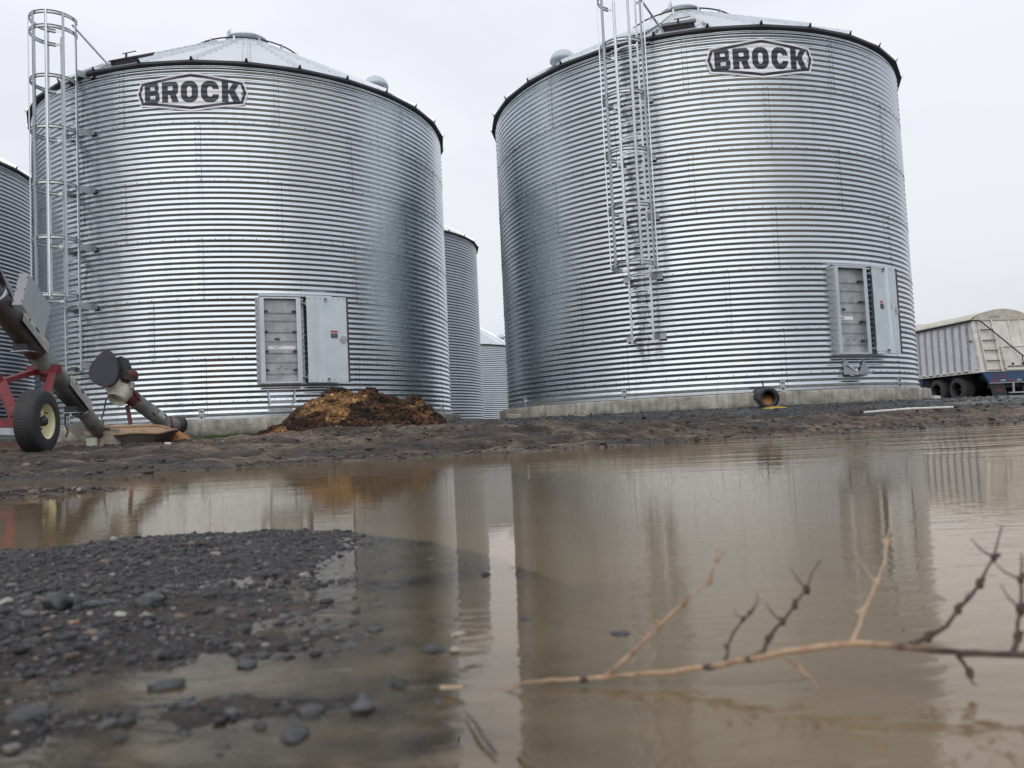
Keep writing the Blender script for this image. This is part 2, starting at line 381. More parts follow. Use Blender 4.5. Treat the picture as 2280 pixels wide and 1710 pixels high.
def terrain(x, y, fine=True):
    x = np.asarray(x, float); y = np.asarray(y, float)
    s = shore(x) + (.16*fbm(x, y, .8, 4, 5, .6))
    w = y - s
    t = np.clip(w/np.maximum(14.5-s, 1), 0, 1)
    bank = .37*(.25*t + .75*t**.95) + np.clip(y-14.5, 0, 20)*.0072 + .01
    lf = 1-sstep((x+4.3)/2.6)
    ly = np.clip((y-s)/np.maximum(9-s, .5), 0, 1)*.135 + .01
    lz = np.where(y < 9, ly, np.interp(y, [9, 13, 14.2, 15.3, 20, 40], [.145, .175, .26, .345, .40, .55]))
    bank = bank*(1-lf) + lz*lf
    bank = np.where(w > 0, bank, .01 + np.maximum(w*.16, -.07))
    # ruts and clods on the mud between water and bins
    amp = sstep(w/.5)*(1-sstep((y-10.5)/2.0))*1.0
    rut = np.sin((w + .12*fbm(x, y, 1.7, 3, 9))*2*PI/.62)
    rut2 = np.sin((w*1.0 + .25*x*.15 + .1*fbm(x, y, 1.1, 3, 12))*2*PI/.37+1.3)
    bank = bank + amp*(.042*rut + .018*rut2)*(.25+1.3*vnoise(x*.8, y*.8, 15))
    cl = fbm(x*.45, y, .26, 5, 21, .62)
    rg_ = 1-2*np.abs(fbm(x*.30, y, .42, 5, 22, .6))
    nearw = sstep(w/.9)
    bank = bank + (.020+.030*nearw)*sstep(w/.25+.4)*cl*(1-.55*sstep((y-10)/2.5)) + .030*(rg_-.6)*nearw*(1-.7*sstep((y-10)/2.5)) + .020*fbm(x*.7, y, .10, 4, 31, .6)*sstep(w/.2+.5)*(1-.6*sstep((y-10)/2.5))
    # sides and rear of the puddle
    back = .05*sstep((-y-.9)/1.5) - .05 + .03*sstep((-y-.5)/3) + .01*fbm(x, y, .5, 3, 40)
    left = np.where(x < -5, .03*sstep((-x-5.2)/1.5)+.05*sstep((-x-7)/6), -.05) + .008*fbm(x, y, .4, 3, 41)
    right = np.where(x > 12, -.05+.12*sstep((x-13)/3), -.05)
    z = np.maximum(np.maximum(bank, right), np.maximum(back, left))
    z = np.where(y > 14.5, bank, z)
    # gravel bar right in front of the camera
    ye = np.interp(x, YEX, YEY) + .07*fbm(x, y, .16, 5, 50, .6)
    hb = np.interp(x+.05*fbm(x, y, .22, 3, 51), HX, HH)
    hb = hb - .0022*sstep((.82-y)/.2) + sstep((.72-y)/.2)*(.0012 + .0042*fbm(x*.5, y, .07, 4, 56))
    hb = hb + .0052*fbm(x*.6, y, .09, 4, 52) + .0024*fbm(x, y, .016, 3, 53)
    bar = hb - .06*sstep((y-ye)/.07) - .06*sstep((.1-y)/.4)
    bar = np.where((y < 2.0) & (x > -4.0), bar, -.2)
    bar = bar - .1*sstep((-x-2.6)/.8)
    # thin strip of stones standing out of the left part of the puddle
    yl = 3.02 + (x+1.9)*.42 + .04*fbm(x, y, .4, 2, 60)
    strip = .014*np.exp(-((y-yl)/.13)**2) - .03*np.clip(np.abs(y-yl)-.12, 0, 1) - .035*sstep((x+1.72)/.4) + .006*fbm(x, y, .07, 3, 61)
    strip = np.where((y > 2) & (y < 4.3) & (x > -6), strip, -.2)
    return np.maximum(z, np.maximum(bar, strip))
def tz(x, y): return float(terrain(np.array([x]), np.array([y]))[0])

def build_ground():
    r = [0.0, .12, .2]
    rr = .26
    while rr < 2.5: r.append(rr); rr *= 1.0065
    while rr < 13: r.append(rr); rr *= 1.0042
    while rr < 40: r.append(rr); rr *= 1.012
    while rr < 900: r.append(rr); rr *= 1.09
    r = np.array(r[1:])
    a = np.concatenate([np.linspace(-42, 42, 820), np.linspace(43, 317, 120)])
    a = np.radians(a)
    R, A = np.meshgrid(r, a, indexing='ij')
    X = R*np.sin(A); Y = R*np.cos(A)
    Z = terrain(X, Y)
    far = R > 60
    Z = np.where(far, .45 + .25*fbm(X, Y, 60, 2, 70)*0, Z)
    Z = np.where((R > 20) & (Y < 0), .05*1.0, Z)
    Z = np.where((R > 16) & (Y >= 0) & (Y < 14), np.maximum(Z, .1), Z)
    G = np.stack([X, Y, Z], -1)
    # what lies where: red = dark gravel and darkened ground behind the camera, green = near gravel bar, blue = green growth
    yb = np.interp(X, [-8, -2.2, -.8, 1, 3, 6, 12], [16, 14.5, 11.0, 10.0, 9.9, 10.8, 12.5]) + .5*fbm(X, Y, 1.2, 4, 80)
    red = sstep((Y-yb)/.5)
    red = np.where(R > 25, .75, red)
    red = np.where(Y < -1.5, .9, red)  # unseen ground darkened to deepen the stripes reflected in the bins
    grn = sstep((1.9-Y)/.3)*sstep((Y+1)/.5)*sstep((X+5)/.5)*(1-.85*sstep((.80-Y+.30*fbm(X*.7, Y, .2, 4, 81))/.10))*(1-.7*sstep((fbm(X, Y, .16, 3, 83)-.12)/.15))
    grn = np.maximum(grn, np.where((Y > 2) & (Y < 3.8) & (X < -1), .8*sstep(1-np.abs(Y-3.02-(X+1.9)*.42)/.3), 0))
    blu = sstep(1-np.abs(Y-14.7)/.5)*sstep(1-np.abs(X+4.9)/.8)*sstep(.5+1.2*fbm(X, Y, .4, 3, 82))
    C = np.stack([red, grn, blu], -1).reshape(-1, 3)
    mb = MB(); mb.grid(G, True, flip=True, col=C)
    n = len(a)
    c0 = np.vstack([[0, 0, float(Z[0].mean())], G[0]])
    mb.add(c0, [(0, 1+(k+1) % n, 1+k) for k in range(n)][0:n], col=C[:n+1])
    # make sure faces look up
    o = mb.build('ground', M['ground'], color='zone')
    me = o.data
    if me.polygons[5000].normal.z < 0: me.flip_normals()
    tag(o, kind='structure')
    return o
build_ground()

def build_water():
    # fine near the camera, coarser away
    r = [.0]; rr = .1
    while rr < 22: r.append(rr); rr *= 1.02
    r = np.array(r[1:]); a = np.radians(np.concatenate([np.linspace(-44, 44, 240), np.linspace(46, 314, 60)]))
    R, A = np.meshgrid(r, a, indexing='ij'); X = R*np.sin(A); Y = R*np.cos(A)
    X = np.clip(X, -8, 15.5); Y = np.clip(Y, -4, 11)
    T = terrain(X, Y)
    dep = np.clip(0-T, 0, 1)
    murk = 1-np.exp(-dep/.0075)
    murk = np.where(Y > 2.0, np.maximum(murk, .85), murk)
    windy = .10 + .9*sstep((Y-1.6)/2.2)
    windy = windy*(.55+.45*sstep((X+2.2)/1.5)) + 2.6*sstep((X-.7)/1.5)*sstep((Y-1.8)/1.5)
    calm = 1-.93*np.exp(-((X-.0)/.16)**2)*sstep((1.6-Y)/.6)*0
    near = sstep((Y-.2)/.4)*.9+.35
    near = near*np.clip(.62/np.maximum(Y, .3), 0, 1.2)**1.5*(1-.75*np.exp(-((X+.0)/np.maximum(.075*Y, .03))**2))
    G = np.stack([X, Y, np.zeros_like(X)], -1)
    C = np.stack([murk, windy, near], -1).reshape(-1, 3)
    mb = MB(); mb.grid(G, True, flip=True, col=C)
    n = len(a); c0 = np.vstack([[0, 0, 0], G[0]]); mb.add(c0, [(0, 1+(k+1) % n, 1+k) for k in range(n)], col=C[:n+1])
    o = mb.build('puddle_water', M['water'], color='murk')
    if o.data.polygons[300].normal.z < 0: o.data.flip_normals()
    tag(o, kind='structure')
build_water()

# ------------------------------------------------------------------ grain bins
RING = 1.1176; PITCH = RING/11; AMP = .0095
SEAM0 = [5.4, -6.3, 5.4, -12.7, 5.4, -12.7]
def P3(ph, r, z): a = rad(ph); return Vector((r*math.sin(a), -r*math.cos(a), z))
def frame(ph):
    a = rad(ph); return Vector((math.cos(a), math.sin(a), 0)), Vector((math.sin(a), -math.cos(a), 0)), Vector((0, 0, 1))

def wall_r(ph, z, R0, rings, seed, pitch=PITCH):
    """radius of the corrugated wall"""
    top = rings*RING
    w = np.cos(2*PI*z/pitch)+.085*np.cos(6*PI*z/pitch)
    fade = 1-sstep((z-(top-.06))/.05)
    r = R0 + AMP*w*fade
    fr = (z/RING) % 1.0
    r = r + .0035*(.5-fr)
    arc = ph*PI/180*R0
    r = r + .0013*(fbm(arc, z, 1.0, 2, seed)+.22*fbm(arc, z, .35, 1, seed+5))
    # shallow dents
    r = r - .004*sstep((vnoise(arc*1.3+40, z*1.7, seed+9)-.86)/.14)
    return r

def make_wall(R0, rings, seed, parent, mat, seg=10, cols=None, bolts=True, pitch=PITCH, ladder=None, height=None, hide=()):
    rng = random.Random(seed)
    H = height or rings*RING
    if cols is None: cols = np.concatenate([np.arange(-102, 102, .9), np.arange(102, 258, 4.0)])
    nz = int(round(H/pitch*seg))
    z = np.linspace(0, H, nz+1)
    # duplicate rows at ring seams for the lap step
    Z, PH = np.meshgrid(z, cols, indexing='ij')
    Rr = wall_r(PH, np.clip(Z, 0, H-1e-4), R0, rings, seed, pitch)
    A = np.radians(PH)
    G = np.stack([Rr*np.sin(A), -Rr*np.cos(A), Z], -1)
    ring = np.clip((Z/RING).astype(int), 0, 5)
    off = np.array(SEAM0)[ring]
    sh = np.floor((PH-off)/36.0).astype(int) % 10
    tt = np.array([[rng.uniform(.90, 1.02) for _ in range(10)] for _ in range(6)])
    tone = tt[ring, sh]
    col = np.stack([tone, tone, tone*1.0], -1).reshape(-1, 3)
    mb = MB(); mb.grid(G, True, col=col)
    mats = [mat, M['bolt'], M['seam'], M['steel']]
    def wr(ph, zz): return float(wall_r(np.array([ph]), np.array([min(zz, H-.001)]), R0, rings, seed, pitch)[0])
    if bolts:
        def bolt(ph, zz, rb=.011):
            et, er, ez = frame(ph); r0 = wr(ph, zz)-.002; o = P3(ph, r0, zz)
            V = []
            for k in range(6): a = k*PI/3; V.append(o+(et*math.cos(a)+ez*math.sin(a))*rb)
            for k in range(6): a = k*PI/3; V.append(o+er*.012+(et*math.cos(a)+ez*math.sin(a))*rb*.6)
            fs = [(k, (k+1) % 6, 6+(k+1) % 6, 6+k) for k in range(6)]+[tuple(range(6, 12))]
            mb.add(np.array([tuple(v) for v in V]), fs, 1, False)
        lim = 96
        for k in range(rings+1):
            zz = k*RING if k else .305
            zz = min(zz, H-.10)
            ph = -lim
            while ph < lim:
                if not any(a < ph < b and c < zz < d for a, b, c, d in hide): bolt(ph+rng.uniform(-.1, .1), zz+.012)
                ph += 3.0
        for k in range(rings):
            for q in range(-3, 4):
                ph = SEAM0[k]+36*q
                if abs(ph) > lim: continue
                for i in range(11):
                    zz = (k*11+i+.5)*pitch+pitch*.5
                    if zz > H-.05 or any(a-1 < ph < b+1 and c < zz < d for a, b, c, d in hide): continue
                    bolt(ph-.35, zz, .010)
                    if i % 2 == 0: bolt(ph+.30, zz, .009)
                # lap edge: thin dark line following the corrugation
                zs = np.linspace(k*RING, min((k+1)*RING, H-.02), 11*8+1); L = []
                ok = not any(a-1 < ph < b+1 and (c < (k+.5)*RING < d) for a, b, c, d in hide)
                if not ok: continue
                rr = wall_r(np.full_like(zs, ph), zs, R0, rings, seed, pitch)+.0035
                w2 = math.degrees(.0024/R0)
                G2 = np.stack([np.stack([rr*math.sin(rad(ph+s*w2+.75)), -rr*math.cos(rad(ph+s*w2+.75)), zs], -1) for s in (-1, 1)], 1)
                mb.grid(G2, False, 2, True)
        # lap line at ring seams
        for k in range(1, rings):
            phs = np.arange(-100, 100.1, 1.0)
            zz = k*RING-.013
            rr = wall_r(phs, np.full_like(phs, zz), R0, rings, seed, pitch)+.004
            G2 = np.stack([np.stack([rr*np.sin(np.radians(phs)), -rr*np.cos(np.radians(phs)), np.full_like(phs, zz+dz)], -1) for dz in (-.002, .003)], 0)
            mb.grid(G2, False, 2, True)
    o = mb.build('corrugated_wall', mats, parent)
    me = o.data; at = me.attributes.new('tone', 'FLOAT_COLOR', 'POINT')
    nV = len(me.vertices); c = np.ones((nV, 4), np.float32); c[:, 3] = 0
    ng = G.shape[0]*G.shape[1]; c[:ng, :3] = col
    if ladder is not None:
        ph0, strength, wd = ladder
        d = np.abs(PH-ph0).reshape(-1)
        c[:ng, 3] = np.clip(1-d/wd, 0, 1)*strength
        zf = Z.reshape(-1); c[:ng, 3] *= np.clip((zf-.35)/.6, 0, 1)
    at.data.foreach_set('color', c.ravel())
    return o

def make_roof(R0, H, parent, ribs=30, ph0=4.9, matr=None, slope=30.3, simple_=False):
    re = R0+.10; ri = .42; ts = math.tan(rad(slope)); mb = MB()
    def zr(r): return H+.02+(re-r)*ts
    zt = {}
    for k in range(ribs):
        a = ph0+k*360/ribs; b = a+360/ribs
        # panel (flat chord)
        rows = []
        for t in np.linspace(0, 1, 8 if not simple_ else 3):
            r = re+(ri-re)*t
            row = []
            for s in np.linspace(0, 1, 5 if not simple_ else 2):
                p = P3(a, r, zr(r)).lerp(P3(b, r, zr(r)), s)
                sag = .012*math.sin(PI*s)*math.sin(PI*min(1, t*1.2)) if not simple_ else 0
                row.append((p.x, p.y, p.z-sag))
            rows.append(row)
        mb.grid(np.array(rows), False, 0, False)
        # drip edge and underside
        A, Bp = P3(a, re, zr(re)), P3(b, re, zr(re))
        A2, B2 = A-Vector((0, 0, .045)), Bp-Vector((0, 0, .045))
        mb.add(np.array([tuple(A2), tuple(B2), tuple(Bp), tuple(A)]), [(0, 1, 2, 3)], 1, False)
        ain, bin_ = P3(a, R0-.03, H-.035), P3(b, R0-.03, H-.035)
        am, bm = P3(a, R0+.012, H-.05), P3(b, R0+.012, H-.05)
        mb.add(np.array([tuple(A2), tuple(B2), tuple(bm), tuple(am)]), [(3, 2, 1, 0)], 1, False)
        # rib
        hgt, hw = .062, .036
        et, er, ez = frame(a); up = (ez*math.cos(rad(slope))+er*math.sin(rad(slope)))
        p0 = P3(a, re+.012, zr(re+.012)); p1 = P3(a, ri+.06, zr(ri+.06))
        sec = lambda o, f: [o-et*hw*f-up*.01, o-et*hw*f*.35+up*hgt*f, o+et*hw*f*.35+up*hgt*f, o+et*hw*f-up*.01]
        S0, S1 = sec(p0, 1), sec(p1, .6)
        mb.add(np.array([tuple(v) for v in S0+S1]), [(0, 1, 5, 4), (1, 2, 6, 5), (2, 3, 7, 6)], 0, False)
        mb.add(np.array([tuple(v) for v in S0]), [(3, 2, 1, 0)], 2, False)
        if not simple_:
            # screws along both sides of the rib
            for side in (-1, 1):
                for j in range(9):
                    r = re-.15-j*.45
                    if r < .7: break
                    o = P3(a, r, zr(r))+et*side*.075
                    mb.add(np.array([tuple(o+(et*math.cos(q*PI/2)+ez*0+er.cross(et)*0)*.012+up*.002+Vector(tuple(er*math.sin(q*PI/2)*.012))) for q in range(4)]+[tuple(o+up*.014)]), [(0, 1, 4), (1, 2, 4), (2, 3, 4), (3, 0, 4)], 2, False)
    o = mb.build('roof', [matr or M['roof'], M['eave_shade'], M['darksteel']], parent)
    return o, zr

def make_cap(parent, zr):
    zb = zr(.42)
    mb = MB(); mb.lathe([(.44, zb-.04), (.44, zb+.09), (.50, zb+.09), (.50, zb+.125), (.42, zb+.15), (.15, zb+.2), (.0, zb+.21)], n=40)
    # hold-down latch
    mb.box(P3(-38, .5, zb+.13), .07, .07, .14, frame(-38)); mb.tube([P3(-38, .52, zb+.16), P3(-38, .45, zb+.28)], .015, 6)
    put('roof_cap', mb, [M['steel']], parent)

def make_ring(parent, zr, r=1.32, ph0=4.9):
    z = zr(r)+.115; mb = MB()
    mb.tube([P3(a, r, z) for a in range(0, 360, 5)], .017, 8, closed=True)
    for k in range(0, 30, 2):
        a = ph0+k*12; et, er, ez = frame(a); mb.box(P3(a, r, z-.035), .035, .05, .13, (et, er, ez), 1)
    put('roof_ring', mb, [M['darksteel'], M['steel']], parent)

def make_vent(parent, zr, ph, r=3.85, mat=None):
    z = zr(r); mb = MB(); o = P3(ph, r, z-.11)
    mb.lathe([(.16, 0), (.16, .2)], o, n=20); prof = [(.28*math.cos(t), .15+.25*math.sin(t)) for t in np.linspace(0, PI/2, 8)]
    mb.lathe([(.16, .17)]+prof, o, n=24)
    return put('roof_vent', mb, [M['vent_dome']], parent)

def make_hatch(parent, zr, ph=-13.5, r=4.18):
    sl = rad(30.3); et, er, ez = frame(ph); up = ez*math.cos(sl)+er*math.sin(sl); down = er*math.cos(sl)-ez*math.sin(sl)
    o = P3(ph, r, zr(r)); mb = MB()
    mb.box(o+up*.03, .60, .56, .10, (et, down, up)); mb.box(o+up*.085, .66, .60, .022, (et, down, up))
    h = put('roof_hatch', mb, [M['darksteel']], parent)
    m2 = MB(); q = o+up*.09+down*.18; m2.tube([q, q+ez*.09], .022, 8); m2.bar(q+ez*.09-et*.08, q+ez*.10+et*.22, .014)
    put('hatch_handle', m2, [M['darksteel']], h)

def make_steps(parent, zr, ph=-25.5):
    """row of tread channels up the roof from the ladder"""
    mb = MB(); et, er, ez = frame(ph); r = 4.3
    while r > .9:
        w = min(.62, 2*r*math.sin(rad(5.6)))
        o = P3(ph, r, zr(r)+.055); mb.box(o, w, .07, .035, (et, er, ez)); mb.box(o-ez*.035-er*.03, w, .012, .06, (et, er, ez))
        r -= .20
    put('roof_steps', mb, [M['steel']], parent)

def make_logo(parent, R0, rings, seed, H, phc, z0, z1, half=12.45, reg=True):
    nu, nv = 460, 170
    u = np.linspace(-1, 1, nu+1); v = np.linspace(-1, 1, nv+1)
    uc = (u[:-1]+u[1:])/2; vc = (v[:-1]+v[1:])/2
    U, Vv = np.meshgrid(uc, vc)
    hw = R0*rad(half); hh = (z1-z0)/2; X = U*hw/hh; Y = Vv   # unit: half height
    asp = hw/hh
    def hexd(x, y, m):
        # signed inset distance inside the emblem outline (positive inside)
        pts = [(0, 1), (.925*asp, .60), (asp, .0), (.925*asp, -.64), (0, -1), (-.925*asp, -.64), (-asp, 0), (-.925*asp, .60)]
        d = np.full_like(x, 9.)
        for i in range(8):
            (ax, ay), (bx, by) = pts[i], pts[(i+1) % 8]
            L = math.hypot(bx-ax, by-ay); d = np.minimum(d, -((bx-ax)*(y-ay)-(by-ay)*(x-ax))/L)
        return d - m
    D = hexd(X, Y, 0)
    Xs = X; 
    inside = D > -.0
    navy = (D > .085) & (D < .225)
    def rbox(x, y, x0, x1, y0, y1, r):
        cx = (x0+x1)/2; cy = (y0+y1)/2; qx = np.abs(x-cx)-(x1-x0)/2+r; qy = np.abs(y-cy)-(y1-y0)/2+r
        return (np.hypot(np.maximum(qx, 0), np.maximum(qy, 0))+np.minimum(np.maximum(qx, qy), 0)-r) < 0
    # letters
    xs = [(-.845, -.565), (-.520, -.225), (-.180, .125), (.175, .490), (.540, .855)]
    T = np.zeros_like(X, bool)
    def loc(i): a, b = xs[i]; return (U-a)/(b-a), (Y+.53)/1.06
    x, y = loc(0)
    Bm = (rbox(x, y, .0, .94, .48, 1, .17) | rbox(x, y, .0, 1.0, 0, .54, .2) | ((x > 0) & (x < .4) & (y > 0) & (y < 1)))
    Bm &= ~rbox(x, y, .38, .68, .63, .79, .05) & ~rbox(x, y, .38, .72, .21, .37, .05)
    T |= Bm
    x, y = loc(1)
    Rm = rbox(x, y, 0, 1.0, .36, 1, .22) | ((x > 0) & (x < .38) & (y > 0) & (y < 1)) | ((y >= 0) & (y < .45) & (x > .46+(.4-y)*.42) & (x < .86+(.4-y)*.42))
    Rm &= ~rbox(x, y, .36, .66, .59, .78, .06)
    T |= Rm & (x <= 1.06)
    x, y = loc(2)
    T |= rbox(x, y, 0, 1, -.02, 1.02, .40) & ~rbox(x, y, .36, .64, .24, .76, .14)
    x, y = loc(3)
    Cm = rbox(x, y, 0, 1, -.02, 1.02, .40) & ~rbox(x, y, .36, .66, .25, .75, .14) & ~((x > .55) & (y > .38) & (y < .62))
    T |= Cm
    x, y = loc(4)
    Km = ((x > 0) & (x < .36)) | ((x > .30) & (y > .42) & (x > .30+(y-.5)*.72) & (x < .70+(y-.55)*.75)) | ((x > .30) & (y < .62) & (x > .36+(.5-y)*.55) & (x < .74+(.55-y)*.58))
    T |= Km & (y > 0) & (y < 1) & (x < 1.05)
    navy |= T
    if reg:
        rx, ry = X-.905*asp, Y+.06; q = np.hypot(rx, ry)
        navy |= ((q < .095) & (q > .065)) | ((np.abs(rx+.02) < .012) & (np.abs(ry) < .045)) | ((np.hypot(rx-.005, ry-.02) < .028))
    sel = inside
    PH = phc+u*half; Zg = z0+(v+1)/2*(z1-z0)
    ZZ, PP = np.meshgrid(Zg, PH, indexing='ij')
    Rr = .45*wall_r(PP, ZZ, R0, rings, seed)+.55*(R0+AMP*1.1)+.006
    A = np.radians(PP); G = np.stack([Rr*np.sin(A), -Rr*np.cos(A), ZZ], -1).reshape(-1, 3)
    i, j = np.nonzero(sel); m = nu+1
    Fq = np.stack([i*m+j, i*m+j+1, (i+1)*m+j+1, (i+1)*m+j], -1)
    isn = navy[i, j]
    mb = MB(); mb.add(G, Fq[~isn], 0, True); mb.F.append((Fq[isn], 1, True))
    put('emblem_decal', mb, [M['decal_white'], M['decal_navy']], parent)

def make_ladder(parent, R0, H, ph=-25.0, zlo=1.10, ztop=7.35, zc0=2.37, hoops=(2.37, 3.42, 4.43, 5.47, 6.42, 7.35, 7.62), top=7.645, door_step=False):
    root = bpy.data.objects.new('ladder', None); COL.objects.link(root); root.parent = parent
    et, er, ez = frame(ph); W = .205; D0 = .24
    o = P3(ph, R0, 0)
    def q(t, d, z): return o+et*t+er*d+ez*z
    for s in (-1, 1):
        mb = MB(); mb.bar(q(s*W, D0, zlo-.08), q(s*W, D0, top-.15), .034, .02, er)
        mb.bar(q(s*(W-.012), D0-.014, zlo-.08), q(s*(W-.012), D0-.014, top-.15), .008, .03, er)
        put('rail', mb, [M['steel']], root)
    z = zlo; k = 0
    while z < H+.10:
        mb = MB(); pts = [q(-W, D0, z-.03), q(-W*.62, D0, z+.012), q(0, D0, z+.022), q(W*.62, D0, z+.012), q(W, D0, z-.03)]
        for a, b in zip(pts, pts[1:]): mb.bar(a, b, .026, .02, er)
        for s in (-1, 1): mb.prism([(0, -.05), (0, .045), (-.09*s, .012)], q(s*W, D0-.005, z-.01), et, ez, er, .008)
        put('rung', mb, [M['steel']], root); z += .288; k += 1
    # stand-off brackets at each ring seam
    zb = RING*1
    while zb < H+.1:
        for s in (-1, 1):
            mb = MB(); c = q(s*(W+.03), 0, zb)
            mb.hexa([q(s*W, D0+.01, zb-.055), q(s*W+s*.05, .0, zb-.065), q(s*W+s*.062, .0, zb-.065), q(s*W+s*.012, D0+.01, zb-.055),
                     q(s*W, D0+.01, zb+.055), q(s*W+s*.05, .0, zb+.065), q(s*W+s*.062, .0, zb+.065), q(s*W+s*.012, D0+.01, zb+.055)])
            mb.box(q(s*(W+.11), .012, zb), .13, .012, .10, (et, er, ez))
            put('wall_bracket', mb, [M['steel_dull']], root)
        zb += RING
    # cage
    RC = .40; cc = D0+.30
    def cg(a, z): return q(RC*math.sin(a), cc+RC*math.cos(a), z)
    a0 = math.acos(max(-1, -(cc-D0)/RC)); a0 = 2.28
    angs = np.linspace(-a0, a0, 29)
    for zh in hoops:
        mb = MB(); G = []
        prof = [(-.040, 0), (-.027, .014), (-.013, .0), (0, .0), (.013, 0), (.027, .014), (.040, 0)]
        for a in angs:
            p = cg(a, zh); n = (p-q(0, cc, zh)).normalized()
            G.append([tuple(p+n*dn+ez*dz) for dz, dn in prof])
        G = np.array(G); mb.grid(G, False, 0, False)
        G2 = G.copy(); inward = []
        for i, a in enumerate(angs):
            p = cg(a, zh); n = (p-q(0, cc, zh)).normalized()
            for j, (dz, dn) in enumerate(prof): G2[i, j] = tuple(p+n*(dn-.004)+ez*dz)
        mb.grid(G2, False, 0, False, flip=True)
        for s in (-1, 1):
            p = cg(s*a0, zh); mb.bar(p, q(s*W, D0, zh), .05, .006, (1, 0, 0) if False else er)
        put('cage_hoop', mb, [M['steel']], root)
    for a in (-1.95, -1.3, -.62, .0, .62, 1.3, 1.95):
        mb = MB(); p = cg(a, zc0-.03); n = (p-q(0, cc, zc0-.03)).normalized(); t = n.cross(ez)
        c = (p+cg(a, top))/2+n*.012; h = top-zc0+.05
        mb.box(c, .044, .005, h, (t, n, ez)); mb.box(c+t*.020+n*.008, .005, .018, h, (t, n, ez)); mb.box(c-t*.020+n*.008, .005, .018, h, (t, n, ez))
        put('cage_strap', mb, [M['steel']], root)
    # diagonal stay from the cage top down to the roof
    mb = MB(); mb.tube([q(.22, cc-.22, top-.05), P3(ph+8.2, R0-.15, H+.14)], .02, 8)
    put('stay_rod', mb, [M['steel_dull']], root)
    return root

